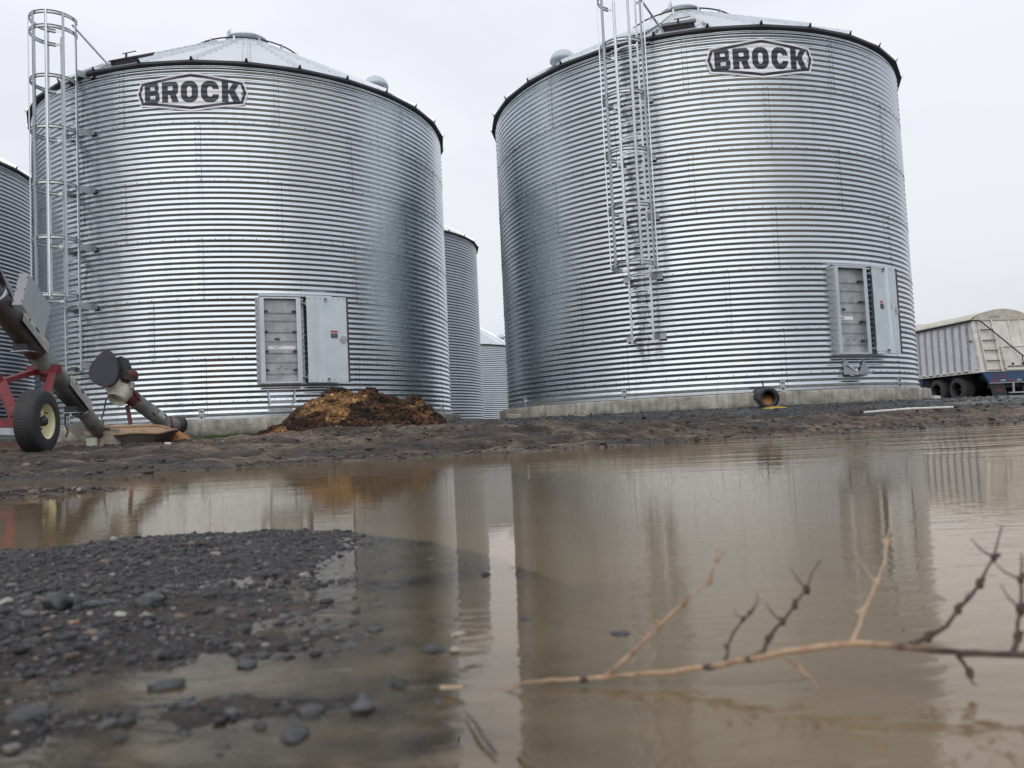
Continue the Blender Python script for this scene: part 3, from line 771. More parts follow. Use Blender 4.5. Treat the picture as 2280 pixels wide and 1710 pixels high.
def make_doorway(parent, R0, phc, bent=False, deep=.12):
    et, er, ez = frame(phc); o = P3(phc, R0, 0); zl, zh = .635, 2.235; W = .357 if not bent else .368
    def q(t, d, z): return o+et*t+er*d+ez*z
    fr = MB(); dp = deep
    for s in (-1, 1):
        fr.box(q(s*W, dp/2-.02, (zl+zh)/2), .045, dp+.05, zh-zl, (et, er, ez))
        fr.box(q(s*(W-.025), dp, (zl+zh)/2), .075, .012, zh-zl-.01, (et, er, ez))
        fr.box(q(s*(W+.048), -.008, (zl+zh)/2), .07, .05, zh-zl+.03, (et, er, ez), 1)
    fr.box(q(0, dp/2-.02, zl), 2*W+.05, dp+.05, .03, (et, er, ez)); fr.box(q(0, dp/2-.02, zh), 2*W+.05, dp+.05, .03, (et, er, ez))
    fr.box(q(.30, .03, zh+.045), 1.35, .12, .02, (et, er, ez))
    for s in (-1, 1):
        for k in range(13): fr.tube([q(s*(W+.060), .015, zl+.06+k*.124), q(s*(W+.060), .03, zl+.06+k*.124)], .012, 6, 2)
    f = put('door_frame', fr, [M['steel'], M['steel_dull'], M['bolt']], parent)
    hs = [0, .085, .185, .265, .43, .52, .69, .79, 1.0]
    fr_h = [0, .10, .24, .355, .50, .63, .76, .90, 1.0]
    seq = [0, .095, .235, .345, .485, .595, .735, .83, 1.0]
    pd = .022
    for k in range(8):
        a, b = zl+.015+seq[k]*(zh-zl-.03), zl+.015+seq[k+1]*(zh-zl-.03)
        mb = MB(); mb.box(q(0, pd, (a+b)/2), 2*W-.046, .02, b-a-.010, (et, er, ez))
        mb.box(q(0, pd+.012, b-.012), 2*W-.05, .012, .010, (et, er, ez))
        pn = put('inner_panel', mb, [M['panel']], f)
    for zz in (.15, .36, .58, .81):
        for s in (-1, 1):
            mb = MB(); z0 = zl+zz*(zh-zl)*1.05; mb.bar(q(s*(W-.03), pd+.03, z0), q(s*(W-.14), pd+.04, z0-.012), .018, .018); mb.box(q(s*(W-.1), pd+.035, z0-.012), .03, .03, .04, (et, er, ez))
            put('panel_latch', mb, [M['darksteel']], f)
    # wash bracket marks on the lower panel and a paper strip with handwriting
    mb = MB(); zz = zl+.415*(zh-zl)
    if not bent: x0, x1 = -.23, .27
    else: x0, x1 = -.31, .09
    mb.box(q((x0+x1)/2, pd+.0125, zz), x1-x0, .004, .062, (et, er, ez))
    def hand(x, pts): 
        for (a, b), (c, d) in zip(pts, pts[1:]): mb.bar(q(x+a, pd+.0165, zz+b), q(x+c, pd+.0165, zz+d), .007, .003, er, 1)
    if not bent:
        hand(-.13, [(0, .012), (.012, .02), (.02, .0), (.03, .018)]); hand(-.085, [(0, .01), (.005, -.012), (.02, -.012), (.024, .012)]); hand(-.05, [(0, -.01), (.002, .014), (.02, .018), (.06, .02)])
    else:
        hand(-.29, [(0, .02), (.008, -.018), (.018, .012), (.028, -.018), (.038, .02)]); hand(-.245, [(0, .024), (0, -.018), (.004, .004), (.018, .004), (.02, -.018)])
        hand(-.215, [(0, 0), (.018, .002), (.012, .012), (0, 0), (.004, -.016), (.02, -.014)]); hand(-.185, [(.02, .01), (.0, .006), (.002, -.014), (.018, -.012), (.02, .01), (.024, -.016)]); hand(-.15, [(.006, .024), (.004, -.014), (.014, -.018)]); hand(-.15, [(-.006, .010), (.018, .012)])
    put('paper_strip', mb, [M['decal_white'], M['ink']], f)
    mb = MB(); mb.box(q(-.06 if not bent else -.12, pd+.013, zl+.515*(zh-zl)), .09, .004, .045, (et, er, ez)); put('small_plate', mb, [M['black_sticker']], f)
    for a, b in ((-.06, .165), (.0, .195), (.09, .165)):
        mb = MB(); mb.box(q(a, pd+.013, zl+b*(zh-zl)), .035, .006, .012, (et, er, ez)); put('panel_hasp', mb, [M['darksteel']], f)
    # outer door folded back against the wall
    t0 = .485 if not bent else .52; wd = .765; d0 = .135 if not bent else .145; d1 = .115 if not bent else .015
    dn = 34; dz = 44
    def dsurf(s, h):
        d = d0+(d1-d0)*s; sx = s
        if bent:
            c1 = .60; c2 = .18+.42*(1-h)**.8
            d += .075*math.exp(-((s-c1)/.040)**2)*(1-.3*h) + .035*math.exp(-((s-c2)/.04)**2) - .04*math.exp(-((s-c1-.09)/.05)**2)
        else:
            d += .004*math.sin(s*PI*5)*(s < .45) + .004*math.sin(PI*h)
        tilt = -.012*s if not bent else -.0*s
        return q(t0+s*wd*(1 if not bent else .98), d, zl-.01+(zh-zl+.05)*h+tilt)
    G = np.array([[tuple(dsurf(s, h)) for s in np.linspace(0, 1, dn)] for h in np.linspace(0, 1, dz)])
    mb = MB(); mb.grid(G, False, 0, bent is True)
    B = [dsurf(0, 0), dsurf(1, 0), dsurf(1, 1), dsurf(0, 1)]
    Bk = [p-er*.05 for p in B]
    mb.add(np.array([tuple(p) for p in Bk]), [(0, 3, 2, 1)], 1, False)
    for i in range(4):
        mat = 2 if i == 1 else 1
        mb.add(np.array([tuple(p) for p in (B[i], B[(i+1) % 4], Bk[(i+1) % 4], Bk[i])]), [(0, 3, 2, 1)], mat, False)
    mb.bar(B[1]+et*.012-er*.02, B[2]+et*.012-er*.02, .035, .055, er, 2)
    for h in (.025, .975):
        for s in np.linspace(.06, .94, 7): p = dsurf(s, h); mb.tube([p, p+er*.008], .009, 6, 3)
    dr = put('outer_door', mb, [M['doorpaint'], M['steel_dull'], M['rust'], M['bolt']], parent)
    mb = MB(); p = dsurf(.93, .5)
    mb.lathe([(.0, .011), (.075, .010), (.078, 0)], p-et*.03, er, 24, 0, False); mb.tube([p-et*.03+er*.01, p-et*.03+er*.03], .012, 8); put('door_vent_disc', mb, [M['panel']], dr)
    for h, s0 in ((.965, .47), (.035, .50)):
        mb = MB(); p = dsurf(s0 if not bent else .45, h); mb.box(p+er*.012, .055, .03, .06, (et, er, ez)); mb.box(p+er*.02+ez*.01, .03, .035, .03, (et, er, ez), 1)
        put('door_catch', mb, [M['steel_dull'], M['darksteel']], dr)
    for s in ((.665,) if not bent else (.33, .73)):
        mb = MB(); p = dsurf(s, .595); mb.box(p+er*.006, .135 if not bent else .11, .004, .03, (et, er, ez)); 
        for k in range(3): mb.box(p+er*.006-ez*.03+et*(k-1)*.035, .02, .003, .008, (et, er, ez))
        put('red_warning_sticker', mb, [M['red_sticker']], dr)
        mb = MB(); mb.box(p+er*.006-ez*.085, .125 if not bent else .11, .004, .085, (et, er, ez)); 
        for k in range(4): mb.box(p+er*.0085-ez*(.062+k*.015), .09, .002, .003, (et, er, ez), 1)
        put('black_instruction_sticker', mb, [M['black_sticker'], M['panel']], dr)
    # hinges
    for h in (.06, .94):
        mb = MB(); z0 = zl+(zh-zl)*h; mb.bar(q(W+.02, .03, z0), q(t0+.01, d0-.02, z0), .05, .012, (0, 0, 1)); mb.tube([q(t0-.01, d0, z0-.05), q(t0-.01, d0, z0+.05)], .012, 8)
        put('hinge', mb, [M['steel_dull']], dr)

def make_bin(name, cx, cy, zb, seed, label, main=True, cols=None, seg=10, rings=6, mat=None, R0=4.60, ladder=True, vents=(62,), H=None, pitch=PITCH, group=None):
    root = empty(name, (cx, cy, zb)); tag(root, label, 'grain bin', group)
    H = H or rings*RING
    hide = [(16.3, 39.5, .60, 2.30)] if main else []
    make_wall(R0, rings, seed, root, mat or M['wall'], seg, cols, main, pitch, (-25.0, 1.0 if main else 0, 5.5) if main else None, H, hide)
    rf, zr = make_roof(R0, H+.03, root, matr=M['roof'], simple_=not main)
    make_cap(root, zr); 
    if main: make_ring(root, zr)
    for v in vents: make_vent(root, zr, v)
    return root, zr, H

XL, YL, ZL = -6.1227, 19.7816, .635
XR, YR, ZR = 4.4762, 19.4381, .657
R0L, R0R = 4.625, 4.585
gname = 'corrugated grain bins on concrete pads'
LB, zrL, HL = make_bin('grain_bin', XL, YL, ZL, 11, 'left galvanised grain bin with flat open door above the brown heap', R0=R0L, vents=(62,), group=gname)
RB, zrR, HR = make_bin('grain_bin', XR, YR, ZR, 23, 'right galvanised grain bin with bent open door beside the white trailer', R0=R0R, vents=(-53,), group=gname)
for b, R0, ph, sd, bent, H, zr in ((LB, R0L, 22.7, 11, False, HL, zrL), (RB, R0R, 23.1, 23, True, HR, zrR)):
    make_logo(b, R0, 6, sd, H, 4.3 if not bent else 5.1, 6.435-(ZL if not bent else ZR), 7.185-(ZL if not bent else ZR), 12.85 if not bent else 13.0, reg=True)
    make_ladder(b, R0, H)
    make_doorway(b, R0, ph, bent, .11 if not bent else .14)
    make_hatch(b, zr); make_steps(b, zr)
    # anchor brackets bolted over the pad edge at the sheet joints
    for k in range(-2, 3):
        a = 4.9+36*k; et, er, ez = frame(a); o = P3(a, R0+.012, 0); mb = MB()
        for s in (-1, 1): mb.box(o+et*s*.04+ez*.10, .012, .03, .22, (et, er, ez))
        for z in (.0, .1, .205): mb.box(o+ez*z, .09, .03, .014, (et, er, ez))
        mb.box(o-er*.008+ez*.1, .07, .008, .2, (et, er, ez)); mb.tube([o+ez*.05, o+ez*.05+er*.03], .016, 6, 1); mb.tube([o+ez*.15, o+ez*.15+er*.03], .016, 6, 1)
        mb.box(o+ez*(-.01)+er*.02, .11, .09, .014, (et, er, ez))
        put('anchor_bracket', mb, [M['steel'], M['bolt']], b)
    # base angle
    mb = MB(); rr = R0
    mb.lathe([(rr+.035, .0), (rr+.035, .018), (rr+.010, .018), (rr+.010, .05)], n=180); put('base_angle', mb, [M['steel_dull']], b)

# step brackets under the doors
def step_left():
    et, er, ez = frame(22.6); o = P3(22.6, R0L, 0); q = lambda t, d, z: o+et*t+er*d+ez*z
    mb = MB(); 
    for s in (-.22, .22): mb.bar(q(s*1.12, .0, .50), q(s, .16, .27), .03, .012, er); mb.bar(q(s, .0, .30), q(s, .16, .27), .012, .03, er)
    mb.box(q(0, .165, .265), .50, .03, .035, (et, er, ez)); mb.box(q(0, .12, .25), .46, .08, .012, (et, er, ez))
    put('door_step', mb, [M['steel_dull']], LB)
step_left()
def step_right():
    et, er, ez = frame(25.0); o = P3(25.0, R0R, 0); q = lambda t, d, z: o+et*t+er*d+ez*z
    mb = MB()
    mb.hexa([q(-.34, .0, .26), q(-.20, .18, .24), q(-.17, .18, .25), q(-.31, 0, .27), q(-.36, .0, .54), q(-.35, .03, .54), q(-.33, .03, .54), q(-.34, 0, .54)])
    pts = [(-.34, .10, .42), (-.26, .15, .33), (-.16, .18, .26), (-.04, .19, .235), (.10, .19, .24), (.20, .17, .27), (.30, .13, .31)]
    G = np.array([[tuple(q(a, b, c+dz)) for dz, dd in ((-.0, 0), (.018, 0))] for a, b, c in pts]); mb.grid(G, False, 0, False)
    G = np.array([[tuple(q(a, b, c)), tuple(q(a*1.0, -.0, c-.01))] for a, b, c in pts]); mb.grid(G, False, 0, False)
    mb.prism([(0, 0), (.30, .0), (.13, .26)], q(-.02+.03, .02, .27), et, ez, er, .012)
    put('bent_door_step', mb, [M['steel_dull']], RB)
step_right()

# bins behind
far_cols = np.concatenate([np.arange(-100, 100, 1.5), np.arange(100, 260, 5.0)])
make_bin('grain_bin', -16.93, 20.5, .60, 31, 'shaded grain bin cut off by the left edge behind the auger', main=False, cols=far_cols, seg=8, mat=M['wall_shaded'], vents=(), R0=4.6, group=gname)
make_bin('grain_bin', -5.75, 31.7, .60, 43, 'narrow dark slice of grain bin directly behind the left bin, right of it', main=False, cols=far_cols, seg=7, mat=M['wall_shaded'], vents=(), R0=4.6, group=gname)
make_bin('grain_bin', -4.15, 47.0, .58, 57, 'small pale far grain bin seen low in the gap between the two big bins', main=False, cols=far_cols, seg=5, mat=M['wall'], vents=(72,), R0=4.6, H=4.20, rings=4, pitch=PITCH, group=gname)

# pads
def pad(cx, cy, r, top, label, joints, seed):
    root = empty('concrete_pad', (cx, cy, top-.012)); tag(root, label, 'concrete pad', 'round concrete pads under the bins')
    mb = MB(); cols = np.arange(-180, 180, .5)
    prof = [(-.03, -.55), (0, -.5), (0, -.3), (0, -.15), (0, -.03), (-.012, -.008), (-.03, 0), (-.12, 0), (-.5, 0), (-2, .0)]
    G = np.zeros((len(prof), len(cols), 3))
    for i, (dr, z) in enumerate(prof):
        rr = r+dr+.012*fbm(cols*.08, np.full_like(cols, z*3.), 1, 3, seed)
        if i < 7:
            for j, (jp, wd, dpt) in enumerate(joints): rr = rr-dpt*1.3*np.exp(-((cols-jp)/(wd*1.6))**4)
        zz = np.full_like(cols, z)+ (.010*fbm(cols*.05, cols*0, 1, 3, seed+2) if i > 3 else 0)
        G[i] = np.stack([rr*np.sin(np.radians(cols)), -rr*np.cos(np.radians(cols)), np.minimum(zz, .006)], -1)
    mb.grid(G, True, 0, True)
    put('concrete_ring', mb, [M['concrete']], root)
    return root
pad(XL, YL, 4.86, ZL, 'mossy grey concrete pad under the left bin, partly hidden by the brown heap', [(-20, .3, .03), (15, .25, .02), (48, .25, .03)], 2)
pad(XR, YR, 4.80, ZR, 'pale stained concrete pad under the right bin with an open outlet pipe', [(-34, .22, .03), (-2.5, .35, .05), (7.5, .25, .03), (21, .4, .07), (37, .2, .02), (50, .25, .04)], 4)
pad(-16.93, 20.5, 4.82, .60, 'shaded concrete pad at the far left behind the tyre', [(20, .3, .03)], 6)
pad(-5.75, 31.7, 4.82, .60, 'dark concrete pad under the bin behind the left bin', [(20, .3, .03)], 8)
pad(-4.15, 47.0, 4.8, .58, 'concrete pad under the small far bin in the gap', [(20, .3, .03)], 9)
# outlet pipe in the right pad
def outlet():
    A = Vector((4.42, 15.0, .60)); B = pt(1711, 886, 14.25); ax = (B-A).normalized()
    root = empty('outlet_pipe', A); tag(root, 'dark flanged pipe sticking out of the right pad with orange grain inside', 'pipe')
    L = (B-A).length; z = Vector((0, 0, 0)); mb = MB()
    mb.lathe([(.135, -.3), (.135, L)], z, ax, 32, 0); mb.lathe([(.115, L+.02), (.115, -.2), (.0, -.2)], z, ax, 32, 0)
    put('pipe_barrel', mb, [M['darksteel']], root)
    mb = MB(); mb.lathe([(.113, L-.02), (.185, L-.02), (.185, L+.02), (.113, L+.02), (.113, L-.02)], z, ax, 36)
    mb.lathe([(.135, L-.12), (.16, L-.12), (.16, L-.09), (.135, L-.09)], z, ax, 36)
    x = ax.orthogonal().normalized(); y = ax.cross(x)
    for k in range(8): c = ax*(L+.02)+(x*math.cos(k*PI/4+.3)+y*math.sin(k*PI/4+.3))*.155; mb.tube([c, c+ax*.015], .014, 6)
    put('flange', mb, [M['darksteel']], root)
    mb = MB(); c = ax*(L-.11)-Vector((0, 0, .03))
    mb.add(*disc_cap(ax, .112, L)) 
    put('grain_in_pipe', mb, [M['corn']], root)
    mb = MB(); mb.tube([ax*(L*.7)+Vector((0, 0, .13)), ax*(L*.7)+Vector((-.03, 0, .30))], .012, 6); put('pipe_handle', mb, [M['darksteel']], root)
def disc_cap(ax, r, L):
    side = ax.cross(Vector((0, 0, 1))).normalized(); up = side.cross(ax)
    V = []; rows = 8; cols = 14
    for i in range(rows):
        t = i/(rows-1); h = -r*.98+ (r*1.15)*t; d = L-.005-.22*t**1.2
        hw = math.sqrt(max(0, r*r-h*h))
        for j in range(cols): s = -1+2*j/(cols-1); p = ax*d+up*(h+.02*(1-s*s)*t)+side*s*hw; V.append(tuple(p))
    Fq = [(i*cols+j, i*cols+j+1, (i+1)*cols+j+1, (i+1)*cols+j) for i in range(rows-1) for j in range(cols-1)]
    return np.array(V), Fq
outlet()

# ------------------------------------------------------------------ transport auger (left foreground)
AUG = empty('grain_auger', (-6.35, 9.6, .15)); tag(AUG, 'grey grain auger on red wheeled frame rising out of the left edge', 'auger')
AO = Vector((-6.35, 9.6, .15))
def ap(v): return Vector(v)-AO
T0 = Vector((-6.46, 13.15, .26)); T1 = Vector((-6.20, 5.2, 5.15)); TD = (T1-T0).normalized()
def at_(d, off=(0, 0, 0)): return T0+TD*d+Vector(off)
TS = TD.cross(Vector((0, 0, 1))).normalized(); TU = TS.cross(TD).normalized()   # side, up of the tube
if TS.x < 0: TS = -TS
if TU.z < 0: TU = -TU
def tubepart(name, d0, d1, r, mat, n=28):
    mb = MB(); mb.lathe([(0, d0), (r, d0), (r, d1), (0, d1)], ap(T0), TD, n, 0); return put(name, mb, [M[mat]], AUG)
M['tubepaint'] = simple('dull_grey_tube', (.27, .27, .26), (.15, .155, .145), .42, .25, 5, 40, .15)
M['tubelight'] = simple('worn_grey_tube', (.26, .25, .235), (.16, .155, .145), .5, .25, 5, 40, .15)
tubepart('lower_tube', 0, 1.15, .112, 'tubelight'); tubepart('middle_tube', 1.05, 2.55, .137, 'tubepaint'); tubepart('upper_tube', 2.45, 9.2, .155, 'tubepaint')
mb = MB(); mb.lathe([(.14, 1.0), (.152, 1.0), (.152, 1.05), (.14, 1.05)], ap(T0), TD, 28); mb.lathe([(.157, 3.55), (.17, 3.55), (.17, 3.62), (.157, 3.62)], ap(T0), TD, 28); put('clamp_ring', mb, [M['steel']], AUG)
# trough lips and sticker strips on the right flank of the tube
for d0, d1, rr in ((1.02, 1.72, .137), (2.45, 3.15, .155)):
    a = rad(8); n = TS*math.cos(a)+TU*math.sin(a); t = TU*math.cos(a)-TS*math.sin(a)
    mb = MB(); c = at_((d0+d1)/2)+n*(rr+.012); mb.box(ap(c+t*.04), .075, .012, d1-d0, (t, n, TD)); mb.box(ap(c-t*.045), .095, .010, d1-d0, (t, n, TD), 1)
    for k in (.2, .45, .5, .55): mb.box(ap(at_(d1-(d1-d0)*k)+n*(rr+.020)+t*.04), .035, .004, .03, (t, n, TD), 2)
    put('guard_strip', mb, [M['cream'], M['panel'], M['redfaded']], AUG)
for d in (1.22, 2.72):
    rr = .137 if d < 2 else .155
    mb = MB(); mb.box(ap(at_(d)-TU*(rr*.8)-Vector((0, 0, .03))), .19, .16, .09); mb.box(ap(at_(d)-TU*(rr*.8)-Vector((0, 0, .082))), .23, .19, .012, mat=1)
    put('under_tube_plate', mb, [M['rubber'], M['steel_dull']], AUG)  # dark block with a paler lip under the tube
# winch pulleys hanging under the tube
pw = pt(160, 915, 12.1)
for dx in (-.06, .02, .09):
    mb = MB(); mb.lathe([(.0, -.012), (.055, -.012), (.045, 0), (.055, .012), (0, .012)], ap(pw+Vector((dx, 0, -.02))), (1, .25, 0), 20); mb.bar(ap(pw+Vector((dx, 0, .08))), ap(pw+Vector((dx, 0, -.02))), .02, .008)
    put('pulley', mb, [M['steel']], AUG)
mb = MB(); mb.tube([ap(pw+Vector((-.1, 0, -.04))), ap(pw+Vector((-.1, 0, -.2))), ap(pw+Vector((-.06, 0, -.3))), ap(pw+Vector((-.1, 0, -.38)))], .012, 6); put('chain_hook', mb, [M['darksteel']], AUG)
# cable along the under side
mb = MB(); mb.tube([ap(pt(10, 716, 10.4)), ap(pt(60, 795, 11.1)), ap(pt(100, 852, 11.6)), ap(pt(150, 905, 12.0))], .008, 6); put('lift_cable', mb, [M['darksteel']], AUG)
# drive shield box
A_, B_, C_, D_ = pt(49, 678.7, 10.35), pt(98, 751, 11.25), pt(65.5, 610, 10.35), pt(113.8, 684, 11.25)
E_ = pt(26.4, 678.7, 10.2)-A_
mb = MB(); mb.hexa([ap(A_), ap(B_), ap(B_+E_), ap(A_+E_), ap(C_), ap(D_), ap(D_+E_), ap(C_+E_)])
mb.add(np.array([tuple(ap(p-(B_-A_).normalized()*.004)) for p in (A_, A_+E_, C_+E_, C_)]), [(0, 1, 2, 3)], 1, False)  # front face painted white for the bright sky it reflects
for k in (.12, .5, .88):
    for s in (.08, .92):
        p = A_.lerp(C_, k)+E_*s-(B_-A_).normalized()*.008; mb.tube([ap(p), ap(p-(B_-A_).normalized()*.01)], .009, 6, 2)
put('drive_shield', mb, [M['doorpaint'], M['decal_white'], M['bolt']], AUG)
mb = MB(); mb.hexa([ap(p) for p in (pt(0, 600, 9.9), pt(30, 668, 10.3), pt(30, 668, 10.3)+Vector((-.1, 0, 0)), pt(0, 600, 9.9)+Vector((-.1, 0, 0)), pt(0, 612, 9.9)+Vector((0, 0, .09)), pt(30, 660, 10.3)+Vector((0, 0, .09)), pt(30, 660, 10.3)+Vector((-.1, 0, .09)), pt(0, 612, 9.9)+Vector((-.1, 0, .09)))])
put('drive_shaft_cover', mb, [M['steel_dull']], AUG)
# red clamp and frame
Bk = at_(2.72)-Vector((0, 0, .30)); WH = Vector((-5.36, 9.22, .51))
mb = MB(); mb.lathe([(.157, 4.15), (.172, 4.15), (.172, 4.5), (.157, 4.5)], ap(T0), TD, 28); put('red_clamp', mb, [M['redpaint']], AUG)
WL = Vector((-7.2, 9.0, .51))
mb = MB(); mb.box(ap(pt(98, 824, 11.3)), .42, .12, .13); put('frame_crosshead', mb, [M['redpaint']], AUG)
for p, q_ in ((pt(119, 826, 11.3), WH+Vector((-.12, .3, .05))), (pt(80, 826, 11.3), pt(0, 851, 10.2)), (pt(0, 851, 10.2), WL)):
    mb = MB(); mb.bar(ap(p), ap(q_), .085, .065); put('frame_arm', mb, [M['redpaint']], AUG)
mb = MB(); mb.bar(ap(pt(1, 850, 9.6)), ap(pt(34, 930, 9.35)), .10, .07); put('frame_arm', mb, [M['redpaint']], AUG)
mb = MB(); mb.bar(ap(pt(1, 850, 9.6)), ap(Vector((-6.3, 7.0, 3.6))), .08, .06); put('frame_arm', mb, [M['redpaint']], AUG)
mb = MB(); mb.bar(ap(WL), ap(WH), .10, .10); mb.bar(ap(pt(20, 941, 9.35)), ap(pt(36, 922, 9.35)), .07, .07); put('axle', mb, [M['redpaint']], AUG)
mb = MB(); mb.box(ap(pt(100, 841, 11.3)), .10, .08, .10); put('frame_bracket', mb, [M['redfaded']], AUG)
def tyre(parent_root, c, ax, R, W, rimr, treadn=64, rimmat='rim', tmat='rubber', name='wheel', deep=.0):
    w = bpy.data.objects.new(name, None); COL.objects.link(w); w.parent = parent_root
    ax = Vector(ax).normalized()
    prof = []
    for t in np.linspace(-1, 1, 33):
        e = abs(t); x = W/2*np.sign(t)*(min(1, e*1.0))
        prof.append(t)
    # section: s from inner bead to outer bead
    S = np.linspace(0, 1, 49); rows = []
    for s in S:
        a = PI*(1.12-1.24*s) ; x = -math.cos(a)
        cx = math.copysign(abs(math.cos(a))**.62, math.cos(a)); cz = max(0, math.sin(a))**.42 if math.sin(a) > 0 else -abs(math.sin(a))**1.0
        rows.append((R-(R-rimr)*(1-cz) if cz > 0 else rimr+ (R-rimr)*cz*.1, cx*W/2))
    n = 240; z = ax; xx = z.orthogonal().normalized(); yy = z.cross(xx); G = np.zeros((len(rows), n, 3))
    for i, (r, h) in enumerate(rows):
        for k in range(n):
            a = 2*PI*k/n; rr = r
            if r > R*.955:
                g = h/W; grooves = min(abs(g), abs(abs(g)-.22))
                pat = ((k*treadn/n + (abs(g)*4)) % 1.0)
                if grooves < .022: rr -= R*.028
                elif pat < .28: rr -= R*.020
            G[i, k] = tuple(Vector(c)+z*h+(xx*math.cos(a)+yy*math.sin(a))*rr)
    mb = MB(); mb.grid(G, True, 0, True); t = put('tyre', mb, [M[tmat]], w)
    mb = MB(); o = Vector(c)
    mb.lathe([(rimr*1.02, -W*.46), (rimr*.97, -W*.44), (rimr*.9, -W*.2), (rimr*.86, W*.05-deep), (rimr*.92, W*.30), (rimr*.96, W*.42), (rimr*1.03, W*.45), (rimr*1.05, W*.42)], o, ax, 48)
    mb.lathe([(rimr*.87, W*.0-deep), (rimr*.75, W*.08-deep), (rimr*.55, W*.16-deep), (rimr*.36, W*.13-deep), (0, W*.13-deep)], o, ax, 48)
    for k in range(5):
        a = k*2*PI/5; p = o+ax*(W*.15-deep)+(xx*math.cos(a)+yy*math.sin(a))*rimr*.42; mb.tube([p, p+ax*.02], .012, 6, 1)
    rm = put('rim', mb, [M[rimmat], M['darksteel']], w)
    mb = MB(); mb.lathe([(rimr*.26, W*.1-deep), (rimr*.26, W*.34-deep), (rimr*.2, W*.42-deep), (0, W*.42-deep)], o, ax, 24); mb.tube([o+ax*(W*.14-deep)+xx*rimr*.7, o+ax*(W*.3-deep)+xx*rimr*.62], .008, 6)
    put('hub', mb, [M['darksteel']], w)
    return w
AXW = Vector((math.cos(rad(8)), math.sin(rad(8)), 0)); AXW = Vector((.985, .10, 0.0)).normalized()
tyre(AUG, ap(WH+Vector((.04, .0, 0))), AXW, .365, .235, .205)
tyre(AUG, ap(WL), -AXW, .365, .235, .205)
# intake boot dug into the mud
bo = pt(232, 980, 12.85)
mb = MB()
P = [bo+Vector(v) for v in ((-.20, -.05, -.22), (.16, -.12, -.25), (.22, .2, -.22), (-.15, .25, -.2), (-.28, -.02, .14), (.12, -.05, .17), (.14, .22, .17), (-.24, .25, .14))]
mb.hexa([ap(p) for p in P]); mb.box(ap(bo+Vector((-.14, -.10, -.03))), .16, .02, .15, mat=1)
mb.hexa([ap(bo+Vector(v)) for v in ((.14, -.1, -.26), (.34, -.12, -.22), (.36, .1, -.2), (.2, .1, -.26), (.0, -.08, .18), (.08, -.08, .20), (.08, .12, .20), (.02, .12, .18))], 0)
put('intake_boot', mb, [M['wood'], M['cream']], AUG)
mb = MB(); mb.box(ap(bo+Vector((-.06, -.07, .17))), .36, .05, .03); put('boot_clamp', mb, [M['redpaint']], AUG)
# collapsible canvas hopper round the boot
def canvas_hopper():
    c = Vector((-6.24, 13.3, .455)); LX, LY = .76, .48; n = 72
    def rim(a):
        x = math.cos(a); y = math.sin(a)
        x = math.copysign(abs(x)**.7, x); y = math.copysign(abs(y)**.7, y)
        sag = -.02*math.sin(3*a)-.05*x+.02*math.cos(5*a)+.05*max(0, -x)**2+.05*y
        return c+Vector((LX*x, LY*y, sag))
    mb = MB(); G = []; bot = c+Vector((0, -.1, -.34))
    for t, sink in ((0, 0), (.12, -.06), (.3, -.16), (.6, -.30), (1, -.36)):
        row = []
        for k in range(n):
            a = 2*PI*k/n; p = rim(a); q_ = p.lerp(bot, t*.75); q_.z = p.z+sink+.014*math.sin(k*1.7)*t
            row.append(tuple(ap(q_)))
        G.append(row)
    G = np.array(G); mb.grid(G, True, 1, True)
    mb.add(G[-1], [tuple(range(n))], 1, False)
    G2 = []
    for t, sink in ((0, .0), (.10, -.03), (.35, -.09), (.7, -.13), (1, -.14)):
        G2.append([tuple(ap(rim(2*PI*k/n).lerp(c, t*.85)+Vector((0, 0, sink+.004*math.sin(k*2.1)*t)))) for k in range(n)])
    mb.grid(np.array(G2), True, 0, True, flip=True)
    mb.add(np.array(G2[-1]), [tuple(range(n-1, -1, -1))], 2, False)
    h = put('canvas_hopper', mb, [M['canvas'], M['canvas_grey'], M['corn']], AUG)
    mb = MB(); mb.tube([ap(rim(2*PI*k/n)+Vector((0, 0, .008))) for k in range(n)], .020, 8, closed=True); put('hopper_rim', mb, [M['canvas']], h)
canvas_hopper()
mb = MB(); fl = [ap(p) for p in (pt(145, 950, 12.9), pt(186, 938, 12.9), pt(228, 934, 13.0), pt(230, 955, 12.9), pt(205, 972, 12.8), pt(170, 975, 12.8))]
mb.add(np.array([tuple(p) for p in fl]+[tuple(p+Vector((0, .05, 0))) for p in fl]), [(0, 5, 4, 3, 2, 1), (6, 7, 8, 9, 10, 11)]+[(i, (i+1) % 6, 6+(i+1) % 6, 6+i) for i in range(6)], 0, False); put('canvas_flap', mb, [M['canvas_grey']], AUG)

# ------------------------------------------------------------------ bin unloading auger
UO = Vector((-6.3, 14.7, .4)); UNL = empty('unloading_auger', UO); tag(UNL, 'short rusty unloading auger with dark egg shaped belt guard tilted over the canvas hopper', 'auger')
up_ = lambda v: Vector(v)-UO
U0 = pt(372, 945, 14.75); U1 = pt(262, 862, 14.0); U2 = pt(243, 830, 13.8)
mb = MB(); mb.tube([up_(U0), up_(U1)], .128, 28); put('incline_tube', mb, [M['tubepaint']], UNL)
mb = MB(); q0 = U0.lerp(U1, .14); mb.tube([up_(q0), up_(U0.lerp(U1, .27))], .134, 28); put('tube_band', mb, [M['steel']], UNL)
mb = MB(); mb.tube([up_(U0.lerp(U1, .66)), up_(U0.lerp(U1, .78))], .133, 28); put('rusty_band', mb, [M['redfaded']], UNL)
mb = MB(); mb.tube([up_(U0+Vector((-.16, -.05, -.01))), up_(U0+Vector((.0, .0, -.02))), up_(U0+Vector((.10, .14, -.02))), up_(U0+Vector((.10, .40, -.02)))], [.10, .135, .135, .135], 28); put('elbow', mb, [M['tubepaint']], UNL)
